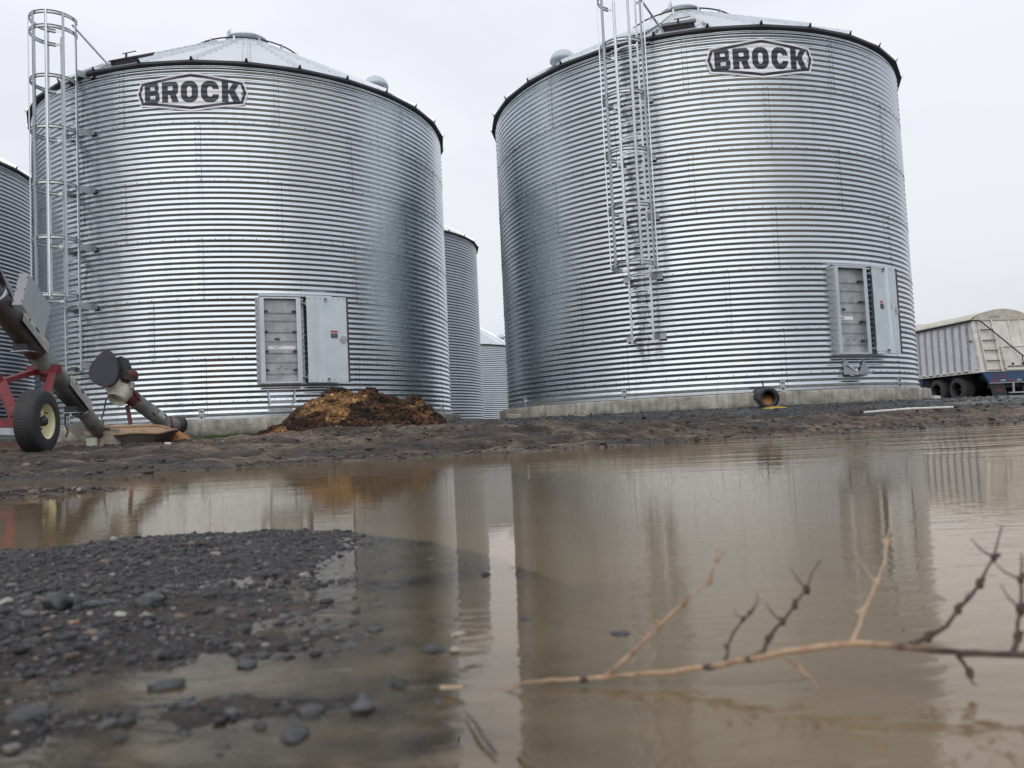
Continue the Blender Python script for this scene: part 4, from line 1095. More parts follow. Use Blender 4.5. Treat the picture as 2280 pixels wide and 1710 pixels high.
mb = MB(); mb.lathe([(.13, 0), (.165, 0), (.165, .03), (.13, .03)], up_(U0+Vector((.02, .03, -.02))), (.8, .6, 0), 32); mb.lathe([(.13, 0), (.16, 0), (.16, .10), (.13, .10)], up_(U0+Vector((.11, .16, -.02))), (.5, .85, 0), 32, 1); put('flange', mb, [M['redfaded'], M['darksteel']], UNL)
# head casting and spout
H0 = U1; mb = MB(); ud = (U1-U0).normalized(); mb.tube([up_(U0.lerp(U1, .80)), up_(U1), up_(U1+ud*.10), up_(U1+ud*.16)], [.15, .165, .165, .13], 28)
put('discharge_head', mb, [M['cream']], UNL)
sc = pt(257, 893, 13.85); st_ = sc+Vector((.05, .19, .22)); mb = MB(); sd = (sc-st_).normalized()
mb.lathe([(.17, 0), (.165, .12), (.150, .21), (.150, .27), (.14, .27), (.14, .10)], up_(st_), sd, 32); mb.lathe([(.155, .21), (.16, .21), (.16, .25), (.155, .25)], up_(st_), sd, 32)
put('spout', mb, [M['cream']], UNL)
mb = MB(); mb.lathe([(.139, .15), (0, .13)], up_(st_), sd, 32); put('spout_shade_disc', mb, [M['rubber']], UNL)  # black disc paints the darkness inside the spout
# belt guard, an egg with the wide end low, facing the puddle
gl_, gr_ = pt(203, 825, 13.7), pt(272, 825, 13.7)
gc = pt(233, 826, 13.62); gx = Vector((.97, .24, 0)).normalized(); gn = Vector((.24, -.97, 0)).normalized(); gz = Vector((0, 0, 1))
outl = []
for u, v in ((243, 779), (250, 780), (262, 797), (268, 818), (266, 843), (255, 858), (240, 864), (222, 860), (208, 848), (203, 833), (207, 815), (219, 797), (232, 783)):
    p = pt(u, v, 13.7)-gc; outl.append((p.dot(Vector((1, 0, 0)))/gx.x*.96, p.z))
# smooth
pts2 = []
nO = len(outl)
for i in range(nO):
    p0, p1, p2, p3 = [Vector((*outl[(i+k-1) % nO], 0)) for k in range(4)]
    for t in (0, .33, .66):
        q_ = .5*((2*p1)+(-p0+p2)*t+(2*p0-5*p1+4*p2-p3)*t*t+(-p0+3*p1-3*p2+p3)*t**3); pts2.append((q_.x, q_.y))
M['guard'] = simple('dark_blue_grey_guard', (.050, .052, .066), (.035, .036, .045), .55, .1, 6, 60, .2)
pts2 = [(a*.93, b*.95) for a, b in pts2]
mb = MB(); mb.prism(pts2, up_(gc), gx, gz, -gn, .16); mb.prism([(a*.97, b*.97) for a, b in pts2], up_(gc+gn*.012), gx, gz, -gn, .02); put('belt_guard', mb, [M['guard']], UNL)
mc = pt(278, 826, 13.95); mb = MB(); mb.hexa([up_(mc+Vector(v)) for v in ((-.05, -.1, -.1), (.09, -.08, -.16), (.10, .2, -.14), (-.05, .2, -.1), (-.12, -.08, .22), (-.02, -.08, .25), (.0, .15, .2), (-.1, .15, .2))]); mb.tube([up_(mc+Vector((-.02, -.05, -.07))), up_(mc+Vector((.03, .25, -.07)))], .10, 16, 1)
put('motor_mount', mb, [M['darksteel'], M['redfaded']], UNL)
mb = MB(); mb.tube([up_(mc+Vector((-.02, 0, -.1))), up_(mc+Vector((.1, .0, -.22)))], .014, 6); mb.box(up_(mc+Vector((.09, .02, -.25))), .1, .06, .1, mat=1); put('tension_rod', mb, [M['darksteel'], M['steel_dull']], UNL)
a, b = pt(273, 845, 13.9), pt(309, 893, 14.2); mb = MB(); mb.bar(up_(a), up_(b), .09, .05, (0, -1, 0)); mb.bar(up_(a+Vector((-.05, .03, -.03))), up_(b+Vector((-.04, .03, -.05))), .03, .06, (0, -1, 0), 1); put('hitch_bar', mb, [M['redfaded'], M['darksteel']], UNL)
mb = MB(); mb.bar(up_(pt(283, 902, 14.1)), up_(pt(291, 945, 14.1)), .06, .03, (0, -1, 0)); put('support_leg', mb, [M['redfaded']], UNL)
mb = MB(); mb.tube([up_(pt(236, 890, 13.9)), up_(pt(231, 917, 13.9)), up_(pt(226, 932, 13.8))], .013, 6); put('support_leg', mb, [M['darksteel']], UNL)
mb = MB(); mb.tube([up_(pt(335, 914, 14.4)), up_(pt(343, 922, 14.4)), up_(pt(349, 932, 14.5))], .012, 6); mb.tube([up_(pt(368, 940, 14.6)), up_(pt(369, 922, 14.6))], .010, 6); put('grab_handle', mb, [M['darksteel']], UNL)

# heap of orange corn at the outlet and others
def heap(name, cx, cy, rx, ry, h, mat, label, cat, seed, shape=None):
    n = 60; u = np.linspace(-1, 1, n); X, Y = np.meshgrid(u, u, indexing='xy')
    d = np.sqrt(X**2+Y**2)*(1+.18*fbm(X*rx*6, Y*ry*6, .8, 3, seed))
    Z = h*np.clip(1-d, 0, 1)**.85*(1+.15*fbm(X, Y, .3, 3, seed+1)) - .015
    GX = X*rx; GY = Y*ry
    T = terrain(cx+GX, cy+GY); z0 = tz(cx, cy)
    G = np.stack([GX, GY, T-z0+Z], -1); mb = MB(); mb.grid(G, False, 0, True)
    o = mb.build(name, mat); o.location = (cx, cy, z0); tag(o, label, cat); return o
heap('grain_heap', -5.62, 13.75, .34, .3, .20, M['corn'], 'small orange heap of corn spilled at the foot of the unloading auger', 'grain heap', 3)
heap('grain_heap', 4.35, 13.75, .26, .18, .055, M['corn_yellow'], 'thin yellow patch of spilled grain below the right outlet pipe', 'grain heap', 5)
# trodden grain line before the big heap
heap('spilled_grain_strip', -2.55, 12.15, .95, .16, .03, M['pinkgrain'], 'thin pinkish strip of trodden grain before the brown heap', 'spilled grain', 8)

# ------------------------------------------------------------------ big brown heap
def big_heap():
    prof = [(555, 976), (580, 966), (605, 957), (625, 949), (640, 942), (652, 928), (662, 915), (680, 900), (698, 890), (715, 882), (730, 874), (745, 871), (757, 878), (775, 882), (790, 879), (805, 879), (822, 880), (840, 890), (855, 893), (872, 892), (885, 900), (897, 902), (910, 895), (922, 894), (935, 902), (948, 915), (958, 925), (966, 935), (978, 945), (990, 955), (1000, 965)]
    Yc = 13.7
    PX = [pt(u, v, Yc).x for u, v in prof]; PZ = [pt(u, v, Yc).z for u, v in prof]
    cx, cy = -2.6, Yc; z0 = tz(cx, cy)
    nx, ny = 520, 200
    xs = np.linspace(PX[0]-.1, PX[-1]+.1, nx); t = np.linspace(-1, 1, ny)
    X, T = np.meshgrid(xs, t, indexing='xy')
    ridge = np.interp(X, PX, PZ)
    base = .235
    PZ = [z+.03 for z in PZ]
    hh = np.maximum(ridge-base, 0)
    depth = .55+1.0*np.clip(hh/.6, 0, 1)
    Yw = cy+T*depth - .12*fbm(X, T, .6, 3, 90)
    cross = np.clip(1-np.abs(T)**1.6, 0, 1)
    lump = fbm(X, Yw, .28, 4, 91); rid = 1-np.abs(fbm(X, Yw, .45, 4, 92))
    fine = fbm(X, Yw, .07, 3, 94, .6)
    Z = terrain(X, Yw)-.03 + hh*cross*(.80+.20*rid) + cross**.5*((.10*lump-.16*np.abs(fbm(X, Yw, .38, 3, 93))**1.2)*np.clip(hh/.2, 0, 1)+.028*fine+.045)
    # view-independent gold / brown patches, placed on the heap's front
    gold = np.zeros_like(X)
    zrel = (Z-base)
    for u, v, ru, rv, s in ((745, 882, 45, 12, .8), (700, 905, 32, 24, .9), (735, 908, 40, 14, .8), (790, 890, 30, 12, .9), (770, 925, 28, 20, 1.), (640, 962, 45, 14, 1.), (612, 970, 30, 8, .9), (925, 902, 18, 14, .6), (945, 925, 15, 18, .5), (985, 955, 22, 10, .7), (780, 960, 14, 10, .6), (850, 905, 50, 8, .35), (880, 945, 20, 10, .4)):
        p = pt(u, v, Yc-.5); gx_, gz_ = p.x, p.z; rx = ru*Yc/F; rz = rv*Yc/F
        gold = np.maximum(gold, s*np.exp(-(((X-gx_)/rx)**2+((Z-gz_)/rz)**2)**1.5))
    gold = np.clip(gold*1.15+.55*fbm(X, Z*2+Yw, .14, 5, 95, .65), 0, 1)
    n1 = .5+.5*fbm(X, Yw+Z, .16, 4, 97); n2 = .5+.5*fbm(X, Yw-Z, .03, 3, 98)
    dark = np.array([.022, .016, .013]); brown = np.array([.075, .042, .024]); red = np.array([.11, .05, .025]); g1 = np.array([.38, .215, .09]); g2 = np.array([.085, .048, .024])
    c = dark+(brown-dark)*sstep((n1-.35)/.35)[..., None]
    c = c+(red-c)*(sstep((fbm(X, Yw, .5, 3, 99)-.15)/.3)*.55)[..., None]
    gg = g2+(g1-g2)*n2[..., None]
    c = c+(gg-c)*sstep((gold-.38)/.4)[..., None]
    n3 = .5+.5*fbm(X, Yw+Z*2, .055, 4, 101, .7); c = c*(.5+1.1*sstep((n3-.28)/.4)[..., None])
    G = np.stack([X-cx, Yw-cy, Z-z0], -1); mb = MB(); mb.grid(G, False, 0, True, col=c.reshape(-1, 3))
    # loose clods and straw ends
    rng = np.random.RandomState(5)
    idx = rng.randint(0, ny//2+20, 9500); jdx = rng.randint(4, nx-4, 9500)
    for i, j in zip(idx, jdx):
        if cross[i, j]*hh[i, j] < .01: continue
        p = G[i, j]; col = c[i, j]
        if gold[i, j] > .35 and rng.rand() < .8:
            d = rng.normal(0, 1, 3); d[2] = abs(d[2])*.6-.2; d[1] -= .5; d /= np.linalg.norm(d); L = rng.uniform(.03, .08); s = np.cross(d, [0, 0, 1.]); s = s/(np.linalg.norm(s)+1e-6)*.0035
            mb.add(np.array([p-s, p+s, p+d*L]), [(0, 1, 2)], 0, False, col=tuple(np.clip(col*rng.uniform(.9, 1.7), 0, .6)))
        elif rng.rand() < .6:
            s = rng.uniform(.012, .04); V = ICO*s*rng.uniform(.6, 1.2, 3)+rng.normal(0, s*.15, (12, 3)); mb.add(V+p+np.array([0, 0, s*.3]), ICOF, 0, False, col=tuple(col*rng.uniform(.7, 1.5)))
    o = mb.build('silage_heap', M['heap'], color='tint'); o.location = (cx, cy, z0)
    tag(o, 'brown and golden heap of rotting silage lying before the left bin', 'silage heap')
# icosphere data
_t = (1+5**.5)/2
ICO = np.array([(-1, _t, 0), (1, _t, 0), (-1, -_t, 0), (1, -_t, 0), (0, -1, _t), (0, 1, _t), (0, -1, -_t), (0, 1, -_t), (_t, 0, -1), (_t, 0, 1), (-_t, 0, -1), (-_t, 0, 1)])/math.hypot(1, _t)
ICOF = np.array([(0, 11, 5), (0, 5, 1), (0, 1, 7), (0, 7, 10), (0, 10, 11), (1, 5, 9), (5, 11, 4), (11, 10, 2), (10, 7, 6), (7, 1, 8), (3, 9, 4), (3, 4, 2), (3, 2, 6), (3, 6, 8), (3, 8, 9), (4, 9, 5), (2, 4, 11), (6, 2, 10), (8, 6, 7), (9, 8, 1)])
def subdiv(V, Fc):
    V = [tuple(v) for v in V]; cache = {}; out = []
    def mid(a, b):
        k = (min(a, b), max(a, b))
        if k not in cache:
            m = (np.array(V[a])+np.array(V[b]))/2; m /= np.linalg.norm(m); V.append(tuple(m)); cache[k] = len(V)-1
        return cache[k]
    for a, b, c in Fc:
        x, y, z = mid(a, b), mid(b, c), mid(c, a); out += [(a, x, z), (b, y, x), (c, z, y), (x, y, z)]
    return np.array(V), np.array(out)
ICO2, ICOF2 = subdiv(ICO, ICOF); ICO3, ICOF3 = subdiv(ICO2, ICOF2)
big_heap()

# ------------------------------------------------------------------ gravel
def scatter(name, P, S, cols, mat, label=None, seed=1, flat=.6, big=.006, sink=(-.1, .6)):
    """P (n,2) positions, S sizes; one mesh"""
    rng = np.random.RandomState(seed); n = len(P); Zt = terrain(P[:, 0], P[:, 1])
    mb = MB()
    for lo, hi, V0, F0 in ((0, big, ICO, ICOF), (big, 9, ICO2, ICOF2)):
        k = np.nonzero((S >= lo) & (S < hi))[0]
        if len(k) == 0: continue
        m = len(k); nv = len(V0)
        sc_ = rng.uniform(.6, 1.25, (m, 1, 3)); sc_[:, :, 2] *= flat
        V = V0[None]*sc_*(1+rng.normal(0, .17, (m, nv, 1)))
        a = rng.uniform(0, 2*PI, m); ca, sa = np.cos(a)[:, None], np.sin(a)[:, None]
        X = V[..., 0]*ca-V[..., 1]*sa; Y = V[..., 0]*sa+V[..., 1]*ca
        V = np.stack([X, Y, V[..., 2]], -1)*S[k][:, None, None]
        V = V+np.stack([P[k, 0], P[k, 1], Zt[k]+S[k]*flat*rng.uniform(sink[0], sink[1], m)], -1)[:, None, :]
        Fc = (F0[None]+(np.arange(m)*nv)[:, None, None]).reshape(-1, 3)
        mb.add(V.reshape(-1, 3), Fc, 0, True, col=np.repeat(cols[k], nv, axis=0))
    o = mb.build(name, mat, color='tint'); tag(o, label, None, None, 'stuff'); return o
rng = np.random.RandomState(12)
def stone_cols(n, rng, dark=(.052, .051, .054), pale=.018, tan=.05):
    b = rng.lognormal(0, .42, (n, 1))*np.array(dark)[None]; r = rng.rand(n)
    b[r < tan] = rng.uniform(.6, 1.2, ((r < tan).sum(), 1))*np.array([.17, .12, .085]); m = (r > 1-pale); b[m] = rng.uniform(.6, 1.1, (m.sum(), 1))*np.array([.30, .29, .26])
    return np.clip(b, .01, .5)
n = 42000
Y = .32+1.12*rng.rand(n)**.9; X = -Y*.66+rng.rand(n)*(Y*.66+.10)
ye = np.interp(X, YEX, YEY); dens = np.interp(X, [-.9, -.4, -.22, -.05, .1], [1, .95, .6, .25, 0.03])*np.interp(Y, [.3, .62, .85, 1.0], [.5, .6, .9, 1])
dens *= .35+.65*sstep(.5+1.1*fbm(X, Y, .12, 3, 33))
k = (Y < ye) & (rng.rand(n) < dens)
P = np.stack([X, Y], -1)[k]; S = np.clip(rng.lognormal(math.log(.0020), .50, len(P)), .0008, .0065)
cols = stone_cols(len(P), rng)
scatter('gravel', P, S, cols, M['pebble'], 'dark wet gravel of the bar in the puddle', 4, .62, .0045, (-.6, .45))
# strip of stones in the left pool, and along the far shore
n = 2600; X = rng.uniform(-3.6, -1.38, n); Y = 3.02+(X+1.9)*.42+rng.normal(0, .09, n); S = np.clip(rng.lognormal(math.log(.008), .45, n), .004, .025)
n2 = 1100; X2 = rng.uniform(-4, 6, n2); Y2 = shore(X2)+rng.normal(.12, .22, n2); S2 = np.clip(rng.lognormal(math.log(.008), .55, n2), .003, .03)
P = np.concatenate([np.stack([X, Y], -1), np.stack([X2, Y2], -1)]); S = np.concatenate([S, S2])
scatter('shore_stones', P, S, stone_cols(len(P), rng, (.06, .05, .045), .012, .12), M['pebble'], 'mud coloured stones along the far shore of the puddle', 6, .6, .012)
n = 4200; Y = rng.uniform(9.3, 15.5, n); X = rng.uniform(-1.5, 13, n); k = Y > np.interp(X, [-2, 1, 3, 6, 12], [12.5, 10, 9.9, 10.8, 12]); X, Y = X[k], Y[k]; k = np.hypot(X-XR, Y-YR) > 4.9; X, Y = X[k], Y[k]
S = np.clip(rng.lognormal(math.log(.011), .5, len(X)), .004, .035)
scatter('loose_stones', np.stack([X, Y], -1), S, stone_cols(len(X), rng, (.045, .046, .05), .05, .12), M['pebble_dry'], 'loose stones on the black gravel round the right bin', 7, .55, .012)
# clods in the churned mud round the auger boot
n = 2200; X = rng.uniform(-7.6, -4.9, n); Y = rng.uniform(11.0, 13.6, n); S = np.clip(rng.lognormal(math.log(.024), .5, n), .008, .07)
scatter('mud_clods', np.stack([X, Y], -1), S, rng.uniform(.6, 1.4, (n, 1))*np.array([[.045, .034, .028]]), M['pebble_dry'], 'dark clods of churned mud round the auger boot', 8, .7, .012)

n = 30000; X = rng.uniform(-7.5, 9.5, n); fr_ = rng.rand(n)**1.1; Y = shore(X)+.05+fr_*(np.interp(X, [-8, -4, -1, 3, 10], [14.2, 14.2, 11, 10.4, 12])-shore(X))
k = (rng.rand(n) < .25+.9*sstep(.35+1.5*fbm(X*.35, Y, .5, 4, 71, .6))) & (np.abs(X/np.maximum(Y, 1)) < .75); X, Y = X[k], Y[k]
S = np.clip(rng.lognormal(math.log(.009), .6, len(X)), .004, .04)
lum = rng.lognormal(0, .45, (len(X), 1))*(.75+.5*sstep(.5+fbm(X*.4, Y, .7, 3, 73)))[:, None]
scatter('mud_lumps', np.stack([X, Y], -1), S, np.clip(lum*np.array([[.072, .055, .043]]), .01, .3), M['pebble_dry'], 'lumps of churned mud on the bank between puddle and bins', 9, .45, .014, (-.7, .25))

def stone(u, v, z, size, mat, label, seed, flat=.6, grp=None):
    # point on the plane z seen at that pixel
    a = pt(u, v, 1.0); t = (z-CAMZ)/(a.z-CAMZ); x, y = a.x*t, a.y*t
    r = np.random.RandomState(seed); V = ICO3.copy()
    nn = 1+.42*(fbm(V[:, 0]*1.5+seed, V[:, 1]*1.5+V[:, 2]*1.3, 1, 3, seed))
    size = size*.8
    V = V*nn[:, None]*size*np.array([r.uniform(1., 1.5), r.uniform(.7, 1.1), flat])
    mb = MB(); mb.add(V, ICOF3, 0, True); o = mb.build('stone', M[mat]); o.location = (x, y, max(z, min(tz(x, y), z+.01))+size*flat*.2); o.rotation_euler = (0, 0, r.uniform(0, 6)); tag(o, label, 'stone', 'single stones in the near puddle')
stone(128, 1348, .008, .013, 'stone', 'dark upright stone on the gravel bar near the left edge', 1, .95)
stone(210, 1352, .004, .012, 'stone', 'flat black stone just right of the dark upright stone', 2, .4)
stone(338, 1345, .006, .015, 'stone', 'angular dark brown stone with a muddy top on the gravel bar', 3, .6)
stone(268, 1374, .004, .006, 'stone_pale', 'small cream pebble in front of the gravel bar stones', 4, .6)
stone(164, 1390, .004, .0055, 'stone_tan', 'small orange pebble among the near gravel', 5, .6)
stone(14, 1342, .006, .008, 'stone_pale', 'pale round stone at the left picture edge', 6, .6)
stone(965, 1450, .0, .009, 'stone', 'black wet stone breaking the water left of the sky reflection', 7, .5)
stone(835, 1402, .0, .007, 'stone', 'flat dark stone in the shallows behind the black wet stone', 8, .4)
stone(1012, 1448, .001, .005, 'stone_pale', 'pale wet pebble touching the black wet stone', 9, .5)
stone(1024, 1412, .0, .006, 'stone_pale', 'pale flat pebble just above the waterline', 10, .35)
stone(1380, 1412, .0, .009, 'stone', 'dark flat stone in the water in front of the ladder reflection', 11, .25)
stone(1170, 1380, .0, .004, 'stone', 'tiny black stone at the right side of the sky reflection', 12, .6)
stone(655, 1640, -.0, .010, 'stone', 'dark submerged stone near the bottom edge', 13, .35)
stone(695, 1588, -.001, .009, 'stone', 'dim grey submerged stone above the other near the bottom', 14, .3)
stone(370, 1530, .0, .010, 'stone', 'black half sunken stone in the lower left mud', 15, .5)
stone(60, 1600, .0, .013, 'stone', 'brown black stone sunk in the lower left corner mud', 16, .45)
stone(1245, 1398, -.001, .007, 'stone', 'thin dark stone sliver right of the sky reflection', 17, .2)
stone(550, 1480, .0, .009, 'stone', 'dark stone in the shallow mud between bar and open water', 18, .45)

# ------------------------------------------------------------------ small things lying about
def plane_pt(u, v, z):
    a = pt(u, v, 1.0); t = (z-CAMZ)/(a.z-CAMZ); return Vector((a.x*t, a.y*t, z))
a, b = plane_pt(542, 1251, .001), plane_pt(584, 1246, .001); mb = MB(); mb.tube([a, a.lerp(b, .5)+Vector((0, 0, .001)), b], .0011, 6); tag(mb.build('straw', M['stone_pale']), 'pale straw floating over the shallow gravel', 'straw')
# white pole
a, b = pt(1925, 926, 9.6), pt(2122, 914.5, 9.9)
_zm = max(tz(a.x+(b.x-a.x)*k/20, a.y+(b.y-a.y)*k/20-.12*j) for k in range(21) for j in (0, 1, 2))
a.z = _zm+.035; b.z = _zm+.050
mb = MB(); mb.tube([a, a.lerp(b, .5)+Vector((0, 0, .012)), b], .014, 12); mb.tube([b, b+(b-a).normalized()*.07], .016, 10, 1); tag(mb.build('white_pole', [M['white_scrap'], M['darksteel']]), 'thin white pole with black tip lying on the dark gravel', 'pole')
def board(u, v, Y, l, w, h, rz, mat, name, label, cat):
    p = pt(u, v, Y); z = tz(p.x, p.y); mb = MB(); mb.box((0, 0, 0), l, w, h); o = mb.build(name, M[mat]); o.location = (p.x, p.y, z+h*.4); o.rotation_euler = (.05, .08, rz)
    bv = o.modifiers.new('b', 'BEVEL'); bv.width = h*.15; tag(o, label, cat)
board(1145, 942, 15.2, .26, .14, .09, .3, 'wood', 'wood_block', 'weathered wooden block at the left foot of the right pad', 'wood block')
board(1292, 939, 14.0, .20, .05, .02, -.1, 'wood', 'board_scrap', 'thin wood sliver on the dark gravel before the right pad', 'board')
board(375, 1041, 8.4, .06, .05, .02, .4, 'white_scrap', 'litter_scrap', 'tiny white scrap lying on the churned mud', 'litter')
board(2082, 891, 18.2, .20, .15, .10, .4, 'white_scrap', 'plastic_scrap', 'crumpled white scrap against the right end of the right pad', 'litter')
# fallen plank and pale rail behind the tyre
mb = MB(); A = pt(0, 960, 14.2); B = pt(60, 962, 14.2); mb.bar((0, 0, 0), B-A, .05, .12); o = mb.build('galvanised_beam', M['steel_dull']); o.location = A; tag(o, 'grey galvanised beam lying behind the tyre at the left edge', 'beam')
mb = MB(); A = pt(-10, 991, 12.2); B = pt(45, 994, 12.2); mb.bar((0, 0, 0), B-A, .03, .02); mb.bar(Vector((0, .1, .02)), B-A+Vector((0, .1, .0)), .02, .02); o = mb.build('red_bar', M['redfaded']); o.location = A; tag(o, 'thin faded red bar lying on the mud behind the tyre', 'bar')
# grass tufts at the pad of the left bin
def grass():
    rng = np.random.RandomState(9); mb = MB()
    for _ in range(2600):
        x = rng.normal(-4.95, .42); y = rng.normal(14.55, .18)
        if abs(x+4.95) > .95 or np.hypot(x-XL, y-YL) < 4.88: continue
        z = tz(x, y) if False else .34+.0*x
        L = rng.uniform(.02, .065)*(1.2-abs(x+4.9)*.7); a = rng.uniform(0, 6.28); s = np.array([math.cos(a), math.sin(a), 0])*.004; tip = np.array([rng.normal(0, .02), rng.normal(0, .02), L])
        p = np.array([x, y, 0]); ZL_.append((x, y)); mb.add(np.array([p-s, p+s, p+tip]), [(0, 1, 2)], 0, False, col=tuple(np.array([.05, .11, .02])*rng.uniform(.5, 1.6)))
    V = np.concatenate(mb.V); xy = np.array(ZL_); T = terrain(xy[:, 0], xy[:, 1])-.005
    V[:, 2] += np.repeat(T, 3); mb.V = [V]
    mb.cols = [np.concatenate(mb.cols)]
    tag(mb.build('grass', M['pebble_dry'], color='tint'), 'short green grass at the foot of the left pad', None, None, 'stuff')
ZL_ = []
grass()

# ------------------------------------------------------------------ twig in the foreground
def chain(pts): return [pt(u, v, Y) for u, v, Y in pts]
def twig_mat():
    m, nt, p = newmat('twig_bark_two_tone')
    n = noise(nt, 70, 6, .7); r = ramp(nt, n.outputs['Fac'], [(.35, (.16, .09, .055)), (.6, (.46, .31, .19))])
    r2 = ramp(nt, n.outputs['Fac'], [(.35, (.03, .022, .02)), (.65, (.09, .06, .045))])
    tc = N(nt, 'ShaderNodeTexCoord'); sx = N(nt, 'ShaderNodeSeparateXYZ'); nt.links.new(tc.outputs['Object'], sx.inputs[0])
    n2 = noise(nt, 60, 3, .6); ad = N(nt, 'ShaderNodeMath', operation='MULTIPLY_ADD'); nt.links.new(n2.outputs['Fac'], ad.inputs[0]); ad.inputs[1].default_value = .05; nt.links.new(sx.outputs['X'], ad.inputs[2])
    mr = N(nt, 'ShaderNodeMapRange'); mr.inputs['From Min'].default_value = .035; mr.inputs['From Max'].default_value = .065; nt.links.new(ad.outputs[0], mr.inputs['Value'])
    nt.links.new(mixc(nt, mr.outputs['Result'], r.outputs['Color'], r2.outputs['Color']), p.inputs['Base Color']); p.inputs['Roughness'].default_value = .75  # bark colour blends to a darker one along X
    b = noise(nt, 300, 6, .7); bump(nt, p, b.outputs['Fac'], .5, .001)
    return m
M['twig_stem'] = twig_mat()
def twig():
    main = [(1119, 1543, .487), (1162, 1520, .490), (1225, 1514, .492), (1300, 1512, .492), (1400, 1503, .49), (1495, 1496, .488), (1580, 1484, .484), (1668, 1467, .480), (1787, 1446, .476), (1893, 1430, .472), (2009, 1439, .466), (2080, 1447, .460), (2142, 1454, .456), (2220, 1457, .450), (2300, 1456, .445), (2420, 1450, .438)]
    root = empty('twig', (0, 0, 0)); P = chain(main); O = P[9].copy(); root.location = O
    tag(root, 'dry branching twig arching over the near water at lower right', 'twig')
    r = [.0006, .0009, .0013, .0016, .0019, .0021, .0023, .0025, .0026, .0027, .0027, .0026, .0026, .0026, .0027, .0028]
    mb = MB(); Q = []; RR = []
    rk = random.Random(8)
    for i in range(len(P)-1):
        for t in (0, .33, .66):
            Q.append(P[i].lerp(P[i+1], t)-O+Vector((0, rk.uniform(-1, 1), rk.uniform(-1, 1)))*.00035); RR.append(.68*(r[i]*(1-t)+r[i+1]*t)*rk.uniform(.9, 1.12))
    mb.tube(Q, RR, 10)
    rg = random.Random(4)
    for i, k in ((3, 1.), (6, 1.3), (7, .9), (10, 1.2)):
        p = P[i]-O; mb.add(ICO2*np.array([.0036*k, .0019, .0020])+np.array(tuple(p))+np.array([0, 0, -.0003]), ICOF2, 1, True)
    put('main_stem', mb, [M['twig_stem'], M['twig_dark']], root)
    c4 = lambda l, Y0, Y1: [(1300+x/2.257, 1100+y/2.257, Y0+(Y1-Y0)*i/(len(l)-1)) for i, (x, y) in enumerate(l)]
    br = [(c4([(110, 915), (250, 790), (380, 660), (500, 545), (630, 440), (670, 330), (665, 240)], .491, .60), .0018, 'twig'),
          (c4([(700, 850), (720, 770), (800, 630), (830, 600), (875, 500)], .486, .53), .0014, 'twig_dark'),
          (c4([(850, 820), (925, 730), (1000, 640), (1060, 560), (1120, 480), (1190, 330)], .481, .54), .0020, 'twig_dark'),
          (c4([(1350, 740), (1400, 600), (1470, 450), (1520, 250), (1540, 60)], .472, .52), .0018, 'twig_pale'),
          (c4([(1640, 752), (1730, 720), (1880, 580), (1990, 450), (2060, 320), (2100, 160)], .466, .52), .0022, 'twig_dark'),
          (c4([(2160, 790), (2180, 720), (2195, 580), (2195, 430), (2200, 300)], .450, .47), .0022, 'twig_dark'),
          (c4([(1020, 830), (1090, 890), (1180, 985)], .478, .455), .0014, 'twig'),
          (c4([(1880, 815), (1940, 900), (1972, 962)], .460, .4435), .0019, 'twig_dark')]
    for pts_, rr, m in br:
        P2 = chain(pts_); n = len(P2); mb = MB()
        # subdivide with little kinks
        Q = []
        for a, b in zip(P2, P2[1:]):
            Q += [a, a.lerp(b, .5)+Vector((rg.uniform(-1, 1), rg.uniform(-1, 1), rg.uniform(-1, 1)))*.0017]
        Q.append(P2[-1]); k = len(Q)
        mb.tube([p-O for p in Q], [rr*.72*(1-.72*i/(k-1))*rg.uniform(.85, 1.15) for i in range(k)], 8)
        for i in range(1, n-1):
            mb.add(ICO2*rr*rg.uniform(.85, 1.2)*np.array([1, .9, 1.5])+np.array(tuple(P2[i]-O)), ICOF2, 0, True)
            if rg.random() < .7:
                d = Vector((rg.uniform(-1, 1), rg.uniform(-.4, .4), rg.uniform(.2, 1))).normalized()*rr*2.0; mb.tube([P2[i]-O, P2[i]-O+d], [rr*.8, rr*.5], 6)
        put('side_twig', mb, [M[m]], root)
        if n > 4:
            for i in (2, n-2):
                b0 = P2[i]; sgn = rg.choice((-1, 1)); d = Vector((sgn*rg.uniform(.5, 1), rg.uniform(-.5, .8), rg.uniform(.5, 1))).normalized(); L = rg.uniform(.010, .020)
                q1 = b0+d*L*.5; q2 = q1+(d+Vector((0, 0, .5))).normalized()*L*.5
                m2 = MB(); m2.tube([b0-O, q1-O, q2-O], [rr*.32, rr*.24, rr*.12], 6); put('branchlet', m2, [M[m]], root)
twig()
P_ = [plane_pt(982, 1532, .003), plane_pt(1030, 1530, .004)]; mb = MB(); mb.tube(P_, [.0016, .0009], 8); tag(mb.build('twig_scrap', M['twig_pale']), 'short tan twig scrap floating left of the sky reflection', 'twig')
P_ = [plane_pt(1036, 1585, .002), plane_pt(1062, 1615, .004), plane_pt(1076, 1640, .003), plane_pt(1104, 1678, .002)]; mb = MB(); mb.tube(P_, [.0005, .0008, .0009, .0007], 8); tag(mb.build('twig_scrap', M['twig_dark']), 'small dark bent twig floating in the sky reflection near the bottom', 'twig')

